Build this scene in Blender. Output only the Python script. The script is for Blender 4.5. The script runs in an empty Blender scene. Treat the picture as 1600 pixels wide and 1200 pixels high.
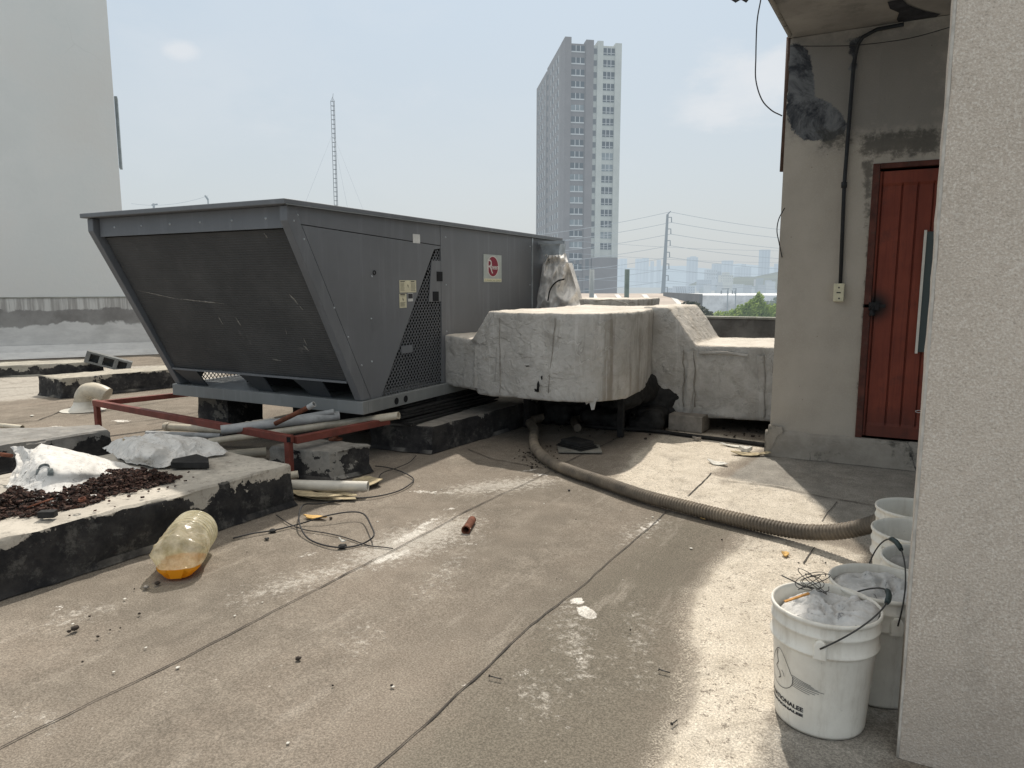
import bpy, math, random
import numpy as np
from mathutils import Vector, noise, Matrix
random.seed(7)
R = math.radians
scene = bpy.context.scene
col = scene.collection

# ------------------------------------------------------------------ survey of the photograph
# the camera stands at the origin, 1.30 m above the roof; +Y runs along the membrane seams
F = 1109.0; H = 1.30; YH = 445.0
PITCH = math.atan((600 - YH) / F); YAW = R(27.6)
sp_, cp_ = math.sin(PITCH), math.cos(PITCH)
fw = (-math.sin(YAW), math.cos(YAW)); rt = (math.cos(YAW), math.sin(YAW))
def ray(px, py):
    u = (px - 800) / F; v = (py - 600) / F
    f = cp_ - v * sp_
    return (fw[0] * f + rt[0] * u, fw[1] * f + rt[1] * u, -(v * cp_ + sp_))
def Zp(px, py, z=0.0):
    r = ray(px, py); t = (z - H) / r[2]; return Vector((r[0] * t, r[1] * t, z))
def Xp(px, py, x):
    r = ray(px, py); t = x / r[0]; return Vector((x, r[1] * t, H + r[2] * t))
def Yp(px, py, y):
    r = ray(px, py); t = y / r[1]; return Vector((r[0] * t, y, H + r[2] * t))
def Dp(px, py, d):
    r = ray(px, py); t = d / (r[0] * fw[0] + r[1] * fw[1]); return Vector((r[0] * t, r[1] * t, H + r[2] * t))

# ------------------------------------------------------------------ object helpers
def tag(o, label=None, cat=None, group=None, kind=None):
    if label: o['label'] = label
    if cat: o['category'] = cat
    if group: o['group'] = group
    if kind: o['kind'] = kind
    return o
def thing(name, loc, label, cat, group=None):
    o = bpy.data.objects.new(name, None); col.objects.link(o)
    o.location = loc; o.empty_display_size = .1
    return tag(o, label, cat, group)
def origin_of(o):
    p = Vector((0, 0, 0))
    while o: p = p + o.location; o = o.parent
    return p
class MB:
    def __init__(s): s.v = []; s.f = []; s.sm = []
    def face(s, idx, smooth=False): s.f.append(tuple(idx)); s.sm.append(smooth)
    def quad(s, a, b, c, d, smooth=False):
        n = len(s.v); s.v += [Vector(a), Vector(b), Vector(c), Vector(d)]; s.face((n, n+1, n+2, n+3), smooth)
    def poly(s, pts):
        n = len(s.v); s.v += [Vector(p) for p in pts]; s.face(range(n, n + len(pts)))
    def box(s, x0, x1, y0, y1, z0, z1, M=None):
        n = len(s.v)
        for z in (z0, z1):
            for (x, y) in ((x0, y0), (x1, y0), (x1, y1), (x0, y1)):
                p = Vector((x, y, z)); s.v.append(M @ p if M else p)
        for q in ((3,2,1,0),(4,5,6,7),(0,1,5,4),(1,2,6,5),(2,3,7,6),(3,0,4,7)): s.face([n + i for i in q])
    def prism(s, pts, ext):
        """closed polygon pts pushed along ext"""
        n = len(s.v); k = len(pts); e = Vector(ext)
        s.v += [Vector(p) for p in pts] + [Vector(p) + e for p in pts]
        s.face(list(range(n, n + k))[::-1]); s.face(range(n + k, n + 2 * k))
        for i in range(k): s.face((n + i, n + (i+1) % k, n + k + (i+1) % k, n + k + i))
    def tube(s, path, r, seg=10, caps=True, closed=False):
        P = [Vector(p) for p in path]; m = len(P); n = len(s.v)
        rr = r if hasattr(r, '__len__') else [r] * m
        T = []
        for i in range(m):
            a = P[max(i-1, 0)]; b = P[min(i+1, m-1)]; t = (b - a)
            T.append(t.normalized() if t.length > 1e-9 else Vector((0, 0, 1)))
        up = Vector((0, 0, 1)) if abs(T[0].z) < .9 else Vector((1, 0, 0))
        nrm = (up - T[0] * up.dot(T[0])).normalized()
        for i in range(m):
            nrm = (nrm - T[i] * nrm.dot(T[i]))
            nrm = nrm.normalized() if nrm.length > 1e-9 else Vector((1, 0, 0))
            bi = T[i].cross(nrm)
            for k in range(seg):
                a = 2 * math.pi * k / seg
                s.v.append(P[i] + (nrm * math.cos(a) + bi * math.sin(a)) * rr[i])
        for i in range(m - 1):
            for k in range(seg):
                s.face((n + i*seg + k, n + i*seg + (k+1) % seg, n + (i+1)*seg + (k+1) % seg, n + (i+1)*seg + k), True)
        if caps:
            s.face([n + k for k in range(seg)][::-1]); s.face([n + (m-1)*seg + k for k in range(seg)])
    def pipe(s, a, b, r, t=.003, seg=20):
        """hollow straight pipe, open ends"""
        a = Vector(a); b = Vector(b)
        d = (b - a).normalized()
        s.tube([a, b], r, seg, caps=False)
        s.tube([b, a], r - t, seg, caps=False)
        n = len(s.v) - 4 * seg
        up = Vector((0, 0, 1)) if abs(d.z) < .9 else Vector((1, 0, 0))
        n1 = (up - d * up.dot(d)).normalized()
        for c, sgn in ((a, -1), (b, 1)):
            bi = d.cross(n1); m0 = len(s.v)
            for k in range(seg):
                q = n1 * math.cos(2*math.pi*k/seg) + bi * math.sin(2*math.pi*k/seg)
                s.v += [c + q * r, c + q * (r - t)]
            for k in range(seg):
                k2 = (k + 1) % seg
                s.face((m0 + 2*k, m0 + 2*k2, m0 + 2*k2 + 1, m0 + 2*k + 1))
    def lathe(s, prof, seg=32, c=(0, 0, 0), M=None):
        n = len(s.v); m = len(prof); c = Vector(c)
        for (r, z) in prof:
            for k in range(seg):
                a = 2 * math.pi * k / seg
                p = Vector((r * math.cos(a), r * math.sin(a), z)); p = M @ p if M else p
                s.v.append(p + c)
        for i in range(m - 1):
            for k in range(seg):
                s.face((n + i*seg + k, n + i*seg + (k+1) % seg, n + (i+1)*seg + (k+1) % seg, n + (i+1)*seg + k), True)
    def build(s, name, mat, parent=None, origin=None, local=False):
        me = bpy.data.meshes.new(name)
        if parent is not None: org = Vector((0, 0, 0)) if local else origin_of(parent)
        elif origin is not None: org = Vector(origin)
        else:
            vs = s.v; xs = [v.x for v in vs]; ys = [v.y for v in vs]; zs = [v.z for v in vs]
            org = Vector(((min(xs)+max(xs))/2, (min(ys)+max(ys))/2, min(zs)))
        me.from_pydata([tuple(v - org) for v in s.v], [], s.f)
        me.polygons.foreach_set('use_smooth', s.sm)
        me.update()
        o = bpy.data.objects.new(name, me); col.objects.link(o)
        if parent is not None: o.parent = parent
        else: o.location = org
        mats = mat if isinstance(mat, (list, tuple)) else [mat]
        for m_ in mats: me.materials.append(m_)
        return o
def bevel(o, w=.005, seg=2):
    m = o.modifiers.new('edge', 'BEVEL'); m.width = w; m.segments = seg; m.limit_method = 'ANGLE'; m.angle_limit = R(40)
    return o
def copy_tree(o, parent=None):
    c = o.copy(); col.objects.link(c); c.parent = parent
    for ch in list(o.children): copy_tree(ch, c)
    return c
def fbm(p, o=4):
    return noise.fractal(Vector(p), .6, 2.0, o)
def spline(pts, n):
    """Catmull-Rom through the points"""
    P = [Vector(p) for p in pts]; P = [P[0] * 2 - P[1]] + P + [P[-1] * 2 - P[-2]]
    out = []
    for i in range(1, len(P) - 2):
        a, b, c, d = P[i-1], P[i], P[i+1], P[i+2]
        for k in range(n):
            t = k / n
            out.append(.5 * ((2*b) + (c - a)*t + (2*a - 5*b + 4*c - d)*t*t + (3*b - a - 3*c + d)*t**3))
    out.append(P[-2]); return out
def resample(path, step):
    out = [path[0].copy()]; acc = 0.0
    for a, b in zip(path[:-1], path[1:]):
        L = (b - a).length; t = step - acc
        while t <= L: out.append(a.lerp(b, t / L)); t += step
        acc = L - (t - step)
    return out

# ------------------------------------------------------------------ material helpers
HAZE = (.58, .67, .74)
class NT:
    def __init__(s, name):
        s.m = bpy.data.materials.new(name); s.m.use_nodes = True
        s.t = s.m.node_tree; s.n = s.t.nodes; s.l = s.t.links
        s.b = s.n['Principled BSDF']; s.out = s.n['Material Output']
    def new(s, typ, **kw):
        n = s.n.new(typ)
        for k, v in kw.items(): setattr(n, k, v)
        return n
    def put(s, inp, v):
        if hasattr(v, 'is_output') or isinstance(v, bpy.types.NodeSocket): s.l.new(v, inp)
        elif isinstance(v, (tuple, list)) and len(v) == 3 and inp.type == 'RGBA': inp.default_value = (*v, 1)
        else: inp.default_value = v
    def coord(s, scale=(1, 1, 1), which='Object'):
        c = s.new('ShaderNodeTexCoord'); m = s.new('ShaderNodeMapping')
        s.l.new(c.outputs[which], m.inputs[0]); m.inputs['Scale'].default_value = scale
        return m.outputs[0]
    def noise(s, scale, detail=5, rough=.6, vec=None, typ='FBM', dist=0):
        n = s.new('ShaderNodeTexNoise'); n.noise_type = typ
        n.inputs['Scale'].default_value = scale; n.inputs['Detail'].default_value = detail
        n.inputs['Roughness'].default_value = rough; n.inputs['Distortion'].default_value = dist
        s.l.new(vec if vec is not None else s.coord(), n.inputs['Vector']); return n.outputs[0]
    def vor(s, scale, feature='F1', vec=None, out=0, rnd=1):
        n = s.new('ShaderNodeTexVoronoi'); n.feature = feature; n.inputs['Scale'].default_value = scale
        n.inputs['Randomness'].default_value = rnd
        s.l.new(vec if vec is not None else s.coord(), n.inputs['Vector']); return n.outputs[out]
    def math(s, op, a, b=0.0, c=0.0, clamp=False):
        n = s.new('ShaderNodeMath', operation=op); n.use_clamp = clamp
        s.put(n.inputs[0], a); s.put(n.inputs[1], b)
        if op in ('MULTIPLY_ADD', 'SMOOTH_MIN', 'SMOOTH_MAX'): s.put(n.inputs[2], c)
        return n.outputs[0]
    def step(s, v, lo, hi, a=0.0, b=1.0):
        n = s.new('ShaderNodeMapRange'); n.interpolation_type = 'SMOOTHSTEP'
        s.put(n.inputs[0], v); n.inputs[1].default_value = lo; n.inputs[2].default_value = hi
        n.inputs[3].default_value = a; n.inputs[4].default_value = b; return n.outputs[0]
    def mix(s, f, a, b, mode='MIX'):
        n = s.new('ShaderNodeMix', data_type='RGBA', blend_type=mode)
        s.put(n.inputs[0], f); s.put(n.inputs[6], a); s.put(n.inputs[7], b); return n.outputs[2]
    def attr(s, name):
        n = s.new('ShaderNodeAttribute'); n.attribute_name = name; return n.outputs['Fac']
    def pos(s, which='Object'):
        c = s.new('ShaderNodeTexCoord'); x = s.new('ShaderNodeSeparateXYZ'); s.l.new(c.outputs[which], x.inputs[0]); return x.outputs
    def normal(s):
        g = s.new('ShaderNodeNewGeometry'); x = s.new('ShaderNodeSeparateXYZ'); s.l.new(g.outputs['Normal'], x.inputs[0]); return x.outputs
    def bump(s, h, strength=.3, dist=.01, prev=None):
        n = s.new('ShaderNodeBump'); n.inputs['Strength'].default_value = strength; n.inputs['Distance'].default_value = dist
        s.put(n.inputs['Height'], h)
        if prev is not None: s.l.new(prev, n.inputs['Normal'])
        return n.outputs[0]
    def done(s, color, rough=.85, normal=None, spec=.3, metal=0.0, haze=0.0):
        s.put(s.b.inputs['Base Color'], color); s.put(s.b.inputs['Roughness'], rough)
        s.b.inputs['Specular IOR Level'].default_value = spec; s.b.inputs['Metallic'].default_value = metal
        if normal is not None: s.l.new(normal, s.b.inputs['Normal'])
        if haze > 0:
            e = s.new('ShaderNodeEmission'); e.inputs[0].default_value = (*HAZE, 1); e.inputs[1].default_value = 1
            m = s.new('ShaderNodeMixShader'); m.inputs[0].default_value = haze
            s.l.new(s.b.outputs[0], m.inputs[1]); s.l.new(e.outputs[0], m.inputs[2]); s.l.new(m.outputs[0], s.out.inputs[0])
        return s.m
def plain(name, c, rough=.7, var=.25, scale=8, bump=.15, bscale=90, spec=.3, metal=0.0, haze=0.0, c2=None, dirt=0.0):
    s = NT(name)
    n = s.noise(scale, 6, .65)
    f = s.step(n, .3, .7)
    dark = c2 if c2 else tuple(x * (1 - var) for x in c)
    colr = s.mix(f, dark, tuple(min(x * (1 + var * .4), 1) for x in c))
    if dirt:
        d = s.step(s.noise(scale * 3.1, 8, .75), .5, .72, 0, dirt)
        colr = s.mix(d, colr, (.07, .06, .05))
    nb = s.bump(s.noise(bscale, 4, .6), bump, .004) if bump else None
    return s.done(colr, rough, nb, spec, metal, haze)
M = {}
# ------------------------------------------------------------------ weathered materials
def mat_roof():
    s = NT('mineral_membrane')
    P = s.coord()
    big = s.noise(.9, 6, .6, P); mid = s.noise(6, 8, .7, P); fine = s.noise(150, 4, .8, P); grit = s.vor(240, vec=P)
    base = s.mix(s.step(big, .35, .65), (.240, .206, .170), (.180, .158, .131))
    base = s.mix(s.step(mid, .42, .72, 0, .55), base, (.31, .275, .23))
    # greyer stretch right of the second seam, grey by the door
    dk = s.step(s.math('ADD', s.attr('dark'), s.math('MULTIPLY', s.math('SUBTRACT', mid, .5), .5)), .3, .75)
    base = s.mix(s.math('MULTIPLY', dk, .75), base, (.150, .136, .110))
    gr = s.step(s.math('ADD', s.attr('grey'), s.math('MULTIPLY', s.math('SUBTRACT', mid, .5), .6)), .35, .65)
    base = s.mix(gr, base, s.mix(s.step(mid, .35, .7), (.24, .225, .20), (.33, .31, .275)))
    # bleached cream coating, cracked at its rim
    ca = s.attr('cream')
    cn = s.noise(3.0, 8, .72, P)
    cv = s.math('ADD', ca, s.math('MULTIPLY', s.math('SUBTRACT', cn, .5), .55))
    cm = s.step(cv, .38, .62)
    crn = s.noise(60, 4, .8, P, dist=1.2)
    W_ = s.warp(P, 20, .05)
    ckl = s.step(s.vor(11, 'DISTANCE_TO_EDGE', W_), .05, .015)
    fleck = s.math('MULTIPLY', s.math('MAXIMUM', s.step(s.noise(46, 3, .7, P, dist=.6), .60, .63), s.math('MULTIPLY', s.step(crn, .60, .64), .8)), s.step(s.math('ADD', cv, s.math('MULTIPLY', s.noise(2.2, 4, .6, P), .6)), 1.60, 1.22))
    cream = s.mix(s.step(s.noise(9, 6, .7, P), .3, .7), (.52, .465, .385), (.65, .59, .50))
    cm2 = s.math('SUBTRACT', cm, s.math('MULTIPLY', fleck, cm), clamp=True)
    gn = s.step(s.noise(170, 2, .6, P), .45, .6)
    edge = s.math('MULTIPLY', s.step(cv, .2, .42), gn)           # speckled transition
    cm2 = s.math('MAXIMUM', cm2, s.math('MULTIPLY', edge, .55))
    base = s.mix(cm2, base, cream)
    # white paint scuffs
    wv = s.math('ADD', s.attr('white'), s.math('MULTIPLY', s.math('SUBTRACT', s.noise(34, 8, .78, P), .5), 1.7))
    wm = s.step(wv, .60, .72)
    base = s.mix(wm, base, (.66, .63, .58))
    sv = s.math('ADD', s.attr('scuff'), s.math('MULTIPLY', s.math('SUBTRACT', s.noise(30, 8, .8, P), .5), 2.2))
    base = s.mix(s.math('MULTIPLY', s.step(sv, .62, 1.0), .7), base, (.50, .47, .42))
    # tiny flecks everywhere
    sp = s.math('MULTIPLY', s.step(s.vor(17, vec=P), .10, .05), s.step(s.noise(2.3, 2, .5, P), .52, .6))
    base = s.mix(s.math('MULTIPLY', sp, .5), base, (.55, .52, .47))
    base = s.mix(s.step(s.noise(2.6, 6, .7, P, dist=1), .52, .72, 0, .45), base, (.125, .11, .092)); base = s.mix(s.step(s.noise(1, 7, .72, s.coord((9, 1.6, 1))), .54, .70, 0, .5), base, (.34, .305, .26))
    g = s.step(fine, .34, .70, .62, 1.38)
    base = s.mix(1.0, base, s.grey(g), 'MULTIPLY')
    base = s.mix(s.step(grit, .25, .12, 0, .22), base, (.6, .56, .5))
    h = s.math('ADD', s.math('MULTIPLY', fine, .6), s.math('MULTIPLY', mid, .8))
    nb = s.bump(h, .7, .004)
    nb = s.bump(s.noise(4, 4, .5, P), .35, .02, nb)
    return s.done(base, 1.0, nb, .02)
def grey(s, v):
    n = s.new('ShaderNodeCombineXYZ')
    for i in range(3): s.put(n.inputs[i], v)
    return n.outputs[0]
NT.grey = grey
def warp(s, P, sc, amt):
    n = s.new('ShaderNodeTexNoise'); n.inputs['Scale'].default_value = sc; n.inputs['Detail'].default_value = 6
    s.l.new(P, n.inputs['Vector'])
    m = s.new('ShaderNodeVectorMath', operation='MULTIPLY_ADD')
    s.l.new(n.outputs['Color'], m.inputs[0]); m.inputs[1].default_value = (amt,) * 3; s.l.new(P, m.inputs[2])
    return m.outputs[0]
NT.warp = warp
def crease(s, P, scale, width, seed=0.0, dist=.4):
    # fold shade and highlight as painted lines: returns (dark mask, light mask, height step)
    mp = s.new('ShaderNodeMapping'); s.l.new(P, mp.inputs[0]); mp.inputs['Location'].default_value = (seed, seed * .7, seed * 1.3)
    v = s.noise(scale, 4, .55, mp.outputs[0], dist=dist)
    m = s.step(s.noise(scale * .9, 3, .5, mp.outputs[0]), .46, .58)
    d = s.math('SUBTRACT', v, .5)
    dk = s.math('MULTIPLY', s.step(s.math('ABSOLUTE', d), width, width * .25), m)
    lt = s.math('MULTIPLY', s.step(s.math('ABSOLUTE', s.math('SUBTRACT', d, width * 1.7)), width, width * .3), m)
    return dk, lt, s.step(d, -width * 2, width * 2)
NT.crease = crease
M['roof'] = mat_roof()

def mat_curb(name, h, bias=0.0, tint=(.60, .555, .48), peel=.34):
    """white-painted top over black tar sides, paint peeling at the arris"""
    s = NT(name); P = s.coord(); z = s.pos()[2]; nz = s.normal()[2]
    n1 = s.noise(7, 8, .75, P); n2 = s.noise(40, 5, .7, P)
    top = s.mix(s.step(n1, .35, .7), tuple(x * .62 for x in tint), tint)
    top = s.mix(s.step(s.noise(24, 8, .8, P), .52, .66, 0, .75), top, (.17, .15, .13)); top = s.mix(s.step(s.noise(3.5, 8, .7, P), .50, .68, 0, .6), top, (.27, .25, .22))
    tar = s.mix(s.step(n1, .35, .65), (.016, .016, .018), (.045, .043, .042))
    tar = s.mix(s.step(s.noise(9, 9, .78, P), .50, .66, 0, .7), tar, (.13, .125, .115))
    lvl = s.math('ADD', s.math('DIVIDE', z, h), s.math('MULTIPLY', s.math('SUBTRACT', s.noise(5.5, 10, .62, P), .5), peel * 6.5))
    side = s.step(lvl, .92 - bias, .95 - bias)
    mk = s.math('MAXIMUM', side, s.step(nz, .5, .8))
    bare = s.math('MULTIPLY', s.step(s.noise(11, 9, .75, P), .60, .64), s.step(nz, .5, .7))
    top = s.mix(s.math('MULTIPLY', bare, .75), top, (.22, .19, .16))
    c = s.mix(mk, tar, top)
    nb = s.bump(n2, .6, .006); nb = s.bump(mk, .5, .004, nb)
    return s.done(c, .85, nb, .25)

def mat_plaster():
    s = NT('sand_render'); P = s.coord()
    n = s.noise(1.6, 6, .6, P); f = s.noise(185, 3, .7, P); g = s.noise(90, 4, .7, P)
    c = s.mix(s.step(n, .3, .7), (.55, .478, .405), (.63, .553, .472))
    c = s.mix(s.step(f, .45, .68), c, (.76, .70, .62))
    c = s.mix(s.step(f, .42, .30, 0, .55), c, (.29, .26, .225))
    c = s.mix(s.step(s.noise(5, 8, .75, s.coord((1, 1, .35))), .54, .72, 0, .32), c, (.34, .305, .265))
    zz = s.pos()[2]
    c = s.mix(s.math('MULTIPLY', s.step(s.math('ADD', zz, s.math('MULTIPLY', n, .5)), .62, .30), .35), c, (.27, .24, .21))
    nb = s.bump(s.math('ADD', f, g), .7, .005)
    return s.done(c, 1, nb, .08)
M['render'] = mat_plaster()

def mat_doorwall():
    s = NT('weathered_wall'); P = s.coord()
    n = s.noise(2.2, 6, .6, P); f = s.noise(110, 4, .7, P); m = s.noise(7, 8, .72, P)
    c = s.mix(s.step(n, .3, .7), (.375, .338, .288), (.45, .408, .352))
    c = s.mix(s.step(f, .45, .7, 0, .5), c, (.47, .43, .37))
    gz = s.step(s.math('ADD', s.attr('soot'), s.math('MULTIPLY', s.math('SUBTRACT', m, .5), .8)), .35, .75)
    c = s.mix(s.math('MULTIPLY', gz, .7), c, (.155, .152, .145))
    st = s.step(s.math('ADD', s.attr('mould'), s.math('MULTIPLY', s.math('SUBTRACT', m, .5), .9)), .47, .56)
    mc = s.mix(s.step(s.noise(5, 8, .7, P, dist=.8), .38, .62), (.035, .038, .045), (.17, .175, .18))
    c = s.mix(st, c, mc)
    st2 = s.step(s.math('ADD', s.attr('dark'), s.math('MULTIPLY', s.math('SUBTRACT', s.noise(14, 8, .75, P), .5), 1.1)), .5, .75)
    c = s.mix(s.math('MULTIPLY', st2, .7), c, (.05, .048, .042))
    pk = s.step(s.vor(11, vec=P), .06, .03)
    c = s.mix(s.math('MULTIPLY', pk, .5), c, (.08, .07, .06))
    nb = s.bump(f, .5, .004); nb = s.bump(m, .25, .01, nb); nb = s.bump(st, -.3, .006, nb)
    return s.done(c, .92, nb, .18)
M['doorwall'] = mat_doorwall()

def mat_leftwall():
    s = NT('painted_party_wall'); P = s.coord(); z = s.pos()[2]
    n = s.noise(.7, 7, .6, P)
    c = s.mix(s.step(n, .3, .7), (.70, .71, .69), (.78, .785, .765))
    c = s.mix(s.step(s.noise(.35, 5, .6, P), .45, .7, 0, .45), c, (.63, .60, .555))
    cr = s.step(s.vor(.55, 'DISTANCE_TO_EDGE', s.warp(P, .9, .5)), .006, .002)
    c = s.mix(s.math('MULTIPLY', s.math('MULTIPLY', cr, s.step(s.noise(.8, 3, .5, P), .60, .70)), .12), c, (.36, .36, .34))
    nb = s.bump(s.noise(9, 6, .7, P), .25, .02)
    return s.done(c, .9, nb, .2)
M['leftwall'] = mat_leftwall()
def mat_leftparapet():
    s = NT('stained_parapet'); P = s.coord(); z = s.pos()[2]
    st = s.noise(1, 8, .7, s.coord((9, 9, .5))); n = s.noise(1.6, 8, .65, P)
    zz = s.math('ADD', z, s.math('MULTIPLY', s.math('SUBTRACT', n, .5), .38))
    up = s.mix(s.step(st, .42, .6), (.36, .345, .325), (.62, .61, .58))
    band = s.mix(s.step(n, .35, .65), (.22, .21, .20), (.33, .32, .305))
    low = s.mix(s.step(s.noise(3, 8, .7, s.coord((1, 1, 3))), .35, .65), (.60, .59, .57), (.70, .69, .665))
    low = s.mix(s.step(s.noise(.9, 7, .65, P), .54, .70, 0, .4), low, (.38, .375, .36))
    c = s.mix(s.step(zz, .58, .62), low, band); c = s.mix(s.step(zz, .84, .87), c, up)
    nb = s.bump(n, .4, .03)
    return s.done(c, .88, nb, .25)
M['leftparapet'] = mat_leftparapet()

def mat_wrap(name='duct_wrap', tone=1.0):
    s = NT(name); P = s.coord(); nz = s.normal()[2]; px = s.pos()[0]
    W = s.warp(P, 4, .14)
    r = s.noise(6, 5, .55, W, 'RIDGED_MULTIFRACTAL'); r2 = s.noise(17, 4, .6, s.warp(P, 9, .06), 'RIDGED_MULTIFRACTAL')
    n = s.noise(3.2, 7, .65, P); f = s.noise(26, 6, .7, W); m = s.noise(8, 6, .65, W, dist=.8)
    st = s.noise(1, 7, .7, s.coord((6, 6, .45)))
    c = s.mix(s.step(n, .3, .7), (.43, .42, .40), (.55, .54, .515))
    c = s.mix(s.step(m, .36, .56, .5, 0), c, (.34, .325, .30))
    sx = s.step(px, .05, .6, .12, .85)
    c = s.mix(s.math('MULTIPLY', s.step(st, .47, .64), sx), c, (.215, .19, .155))
    c = s.mix(s.math('MULTIPLY', s.step(s.noise(1, 6, .7, s.coord((16, 16, .8))), .60, .68), .5), c, (.62, .61, .59))
    c = s.mix(s.step(s.noise(2.0, 8, .72, P), .52, .72, 0, .5), c, (.30, .265, .22))
    c = s.mix(s.step(r2, .55, 1.1, 0, .35), c, (.56, .545, .52))
    c = s.mix(s.step(f, .62, .72, 0, .35), c, (.2, .185, .165))
    hs = []
    for sc_, w_, sd_, am in ((2.2, .005, 0, .40), (5.0, .007, 4, .30)):
        dk, lt, h_ = s.crease(P, sc_, w_, sd_); hs.append(h_)
        c = s.mix(s.math('MULTIPLY', lt, am), c, (.66, .65, .63)); c = s.mix(s.math('MULTIPLY', dk, am), c, (.22, .21, .19))  # fold highlights and fold shade painted into the wrap colour
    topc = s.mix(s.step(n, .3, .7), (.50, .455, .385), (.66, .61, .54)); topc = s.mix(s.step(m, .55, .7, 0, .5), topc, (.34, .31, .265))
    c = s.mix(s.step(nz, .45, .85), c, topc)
    nb = s.bump(r, .6, .02); nb = s.bump(r2, .7, .010, nb)
    for h_ in hs: nb = s.bump(h_, .45, .010, nb); nb = s.bump(f, .7, .008, nb)
    return s.done(c, .72, nb, .35)
M['wrap'] = mat_wrap()

def mat_unit(name, c):
    s = NT(name); P = s.coord()
    n = s.noise(1.3, 5, .6, P); st = s.noise(1, 5, .6, s.coord((14, 14, .8)))
    cc = s.mix(s.step(n, .3, .7), tuple(x * .86 for x in c), tuple(x * 1.1 for x in c))
    cc = s.mix(s.step(st, .52, .70, 0, .30), cc, tuple(x * 1.55 for x in c)); cc = s.mix(s.step(s.noise(5, 8, .75, s.coord((1, 1, .4))), .55, .72, 0, .4), cc, tuple(x * .6 for x in c))
    cc = s.mix(s.step(s.noise(45, 6, .8, P), .66, .74, 0, .35), cc, (.22, .21, .19))
    nb = s.bump(s.noise(2.2, 2, .5, P), .12, .03)
    return s.done(cc, s.step(n, .2, .8, .42, .6), nb, .4)
M['unit'] = mat_unit('grey_sheet_metal', (.138, .145, .156))
M['unit_dark'] = mat_unit('dark_sheet_metal', (.045, .052, .06))
M['rail'] = mat_unit('base_rail_metal', (.19, .20, .20))
def mat_coil():
    s = NT('condenser_coil'); P = s.coord(); p = s.pos()
    fin = s.new('ShaderNodeTexWave'); fin.wave_type = 'BANDS'; fin.bands_direction = 'Z'; fin.inputs['Scale'].default_value = 19
    fin.inputs['Distortion'].default_value = .3; s.l.new(P, fin.inputs['Vector'])
    n = s.noise(2.2, 6, .7, P)
    c = s.mix(s.step(n, .3, .75), (.046, .048, .051), (.082, .083, .084))
    c = s.mix(s.math('MULTIPLY', fin.outputs[1], .22), c, (.075, .072, .066))
    # bent-fin scars
    V = s.coord((3.2, 3.2, 1.7)); sc = s.math('MULTIPLY', s.step(s.vor(1.55, vec=s.warp(V, 5, .25)), .16, .05), s.step(n, .48, .62))
    c = s.mix(s.math('MULTIPLY', sc, .45), c, (.30, .29, .27))
    nb = s.bump(fin.outputs[1], .4, .003); nb = s.bump(s.noise(300, 2, .5, P), .5, .002, nb)
    return s.done(c, .65, nb, .3)
M['coil'] = mat_coil()
M['fins'] = plain('bent_fin_metal', (.26, .25, .23), .6, .5, 60, .4, 220)
M['black'] = plain('black_plastic', (.012, .012, .013), .55, .4, 30, .2, 80)
M['rubber'] = plain('black_rubber', (.022, .022, .022), .75, .5, 20, .4, 60, dirt=.2)
M['void'] = plain('dark_interior', (.010, .011, .013), .9, .3, 5, 0)
M['galv'] = plain('galvanised_metal', (.42, .45, .47), .42, .35, 6, .1, 30, .5, .6)
M['label'] = plain('sticker_paper', (.62, .58, .42), .6, .12, 30, 0)
M['label2'] = plain('white_sticker', (.60, .60, .58), .5, .12, 30, 0)
M['ink'] = plain('printed_ink', (.03, .03, .035), .6, .1, 30, 0)
M['logo_plate'] = plain('brushed_plate', (.34, .37, .35), .4, .12, 20, 0, spec=.5)
M['logo_red'] = plain('logo_red', (.20, .012, .03), .5, .12, 20, 0)
M['logo_white'] = plain('logo_white', (.55, .52, .50), .5, .12, 20, 0)
M['pvc'] = plain('cream_pvc', (.60, .54, .43), .42, .3, 5, .1, 40, .45, dirt=.25)
M['pvc_white'] = plain('white_pvc', (.66, .63, .56), .4, .18, 4, .1, 40, .45, dirt=.15)
M['pipe_grey'] = plain('grey_conduit', (.44, .45, .45), .5, .3, 7, .2, 50, .4, dirt=.25)
M['rust'] = plain('rusty_iron', (.16, .06, .035), .85, .5, 25, .6, 90)
M['redoxide'] = plain('red_oxide_paint', (.19, .052, .038), .6, .32, 8, .25, 60, .35, dirt=.45)
def mat_reddoor():
    s = NT('red_painted_wood'); P = s.coord(); 
    g = s.noise(3, 8, .7, s.coord((22, 22, 1.2))); n = s.noise(2.5, 6, .6, P)
    c = s.mix(s.step(n, .3, .7), (.165, .036, .021), (.235, .055, .031))
    c = s.mix(s.step(g, .45, .7, 0, .45), c, (.10, .022, .016))
    c = s.mix(s.step(s.noise(50, 6, .8, P), .66, .72, 0, .4), c, (.33, .2, .15))
    soot = s.step(s.math('ADD', s.attr('soot'), s.math('MULTIPLY', s.math('SUBTRACT', n, .5), .3)), .2, 1.0)
    c = s.mix(s.step(s.noise(6, 8, .75, P), .52, .66, 0, .4), c, (.075, .028, .022)); zz = s.pos()[2]
    c = s.mix(s.math('MULTIPLY', s.step(s.math('ADD', zz, s.math('MULTIPLY', n, .5)), .62, .2), .55), c, (.06, .03, .025))
    c = s.mix(soot, c, (.016, .013, .012))
    nb = s.bump(g, .25, .003)
    return s.done(c, .6, nb, .3)
M['door'] = mat_reddoor()
M['doorframe'] = plain('dark_red_frame', (.10, .032, .022), .65, .45, 9, .25, 60, dirt=.5)
M['darkpipe'] = plain('dark_conduit', (.022, .024, .026), .6, .4, 20, .3, 70)
M['hose'] = plain('corrugated_hose', (.205, .17, .128), .62, .4, 5, .25, 120, .35, c2=(.10, .085, .068), dirt=.5)
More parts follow.
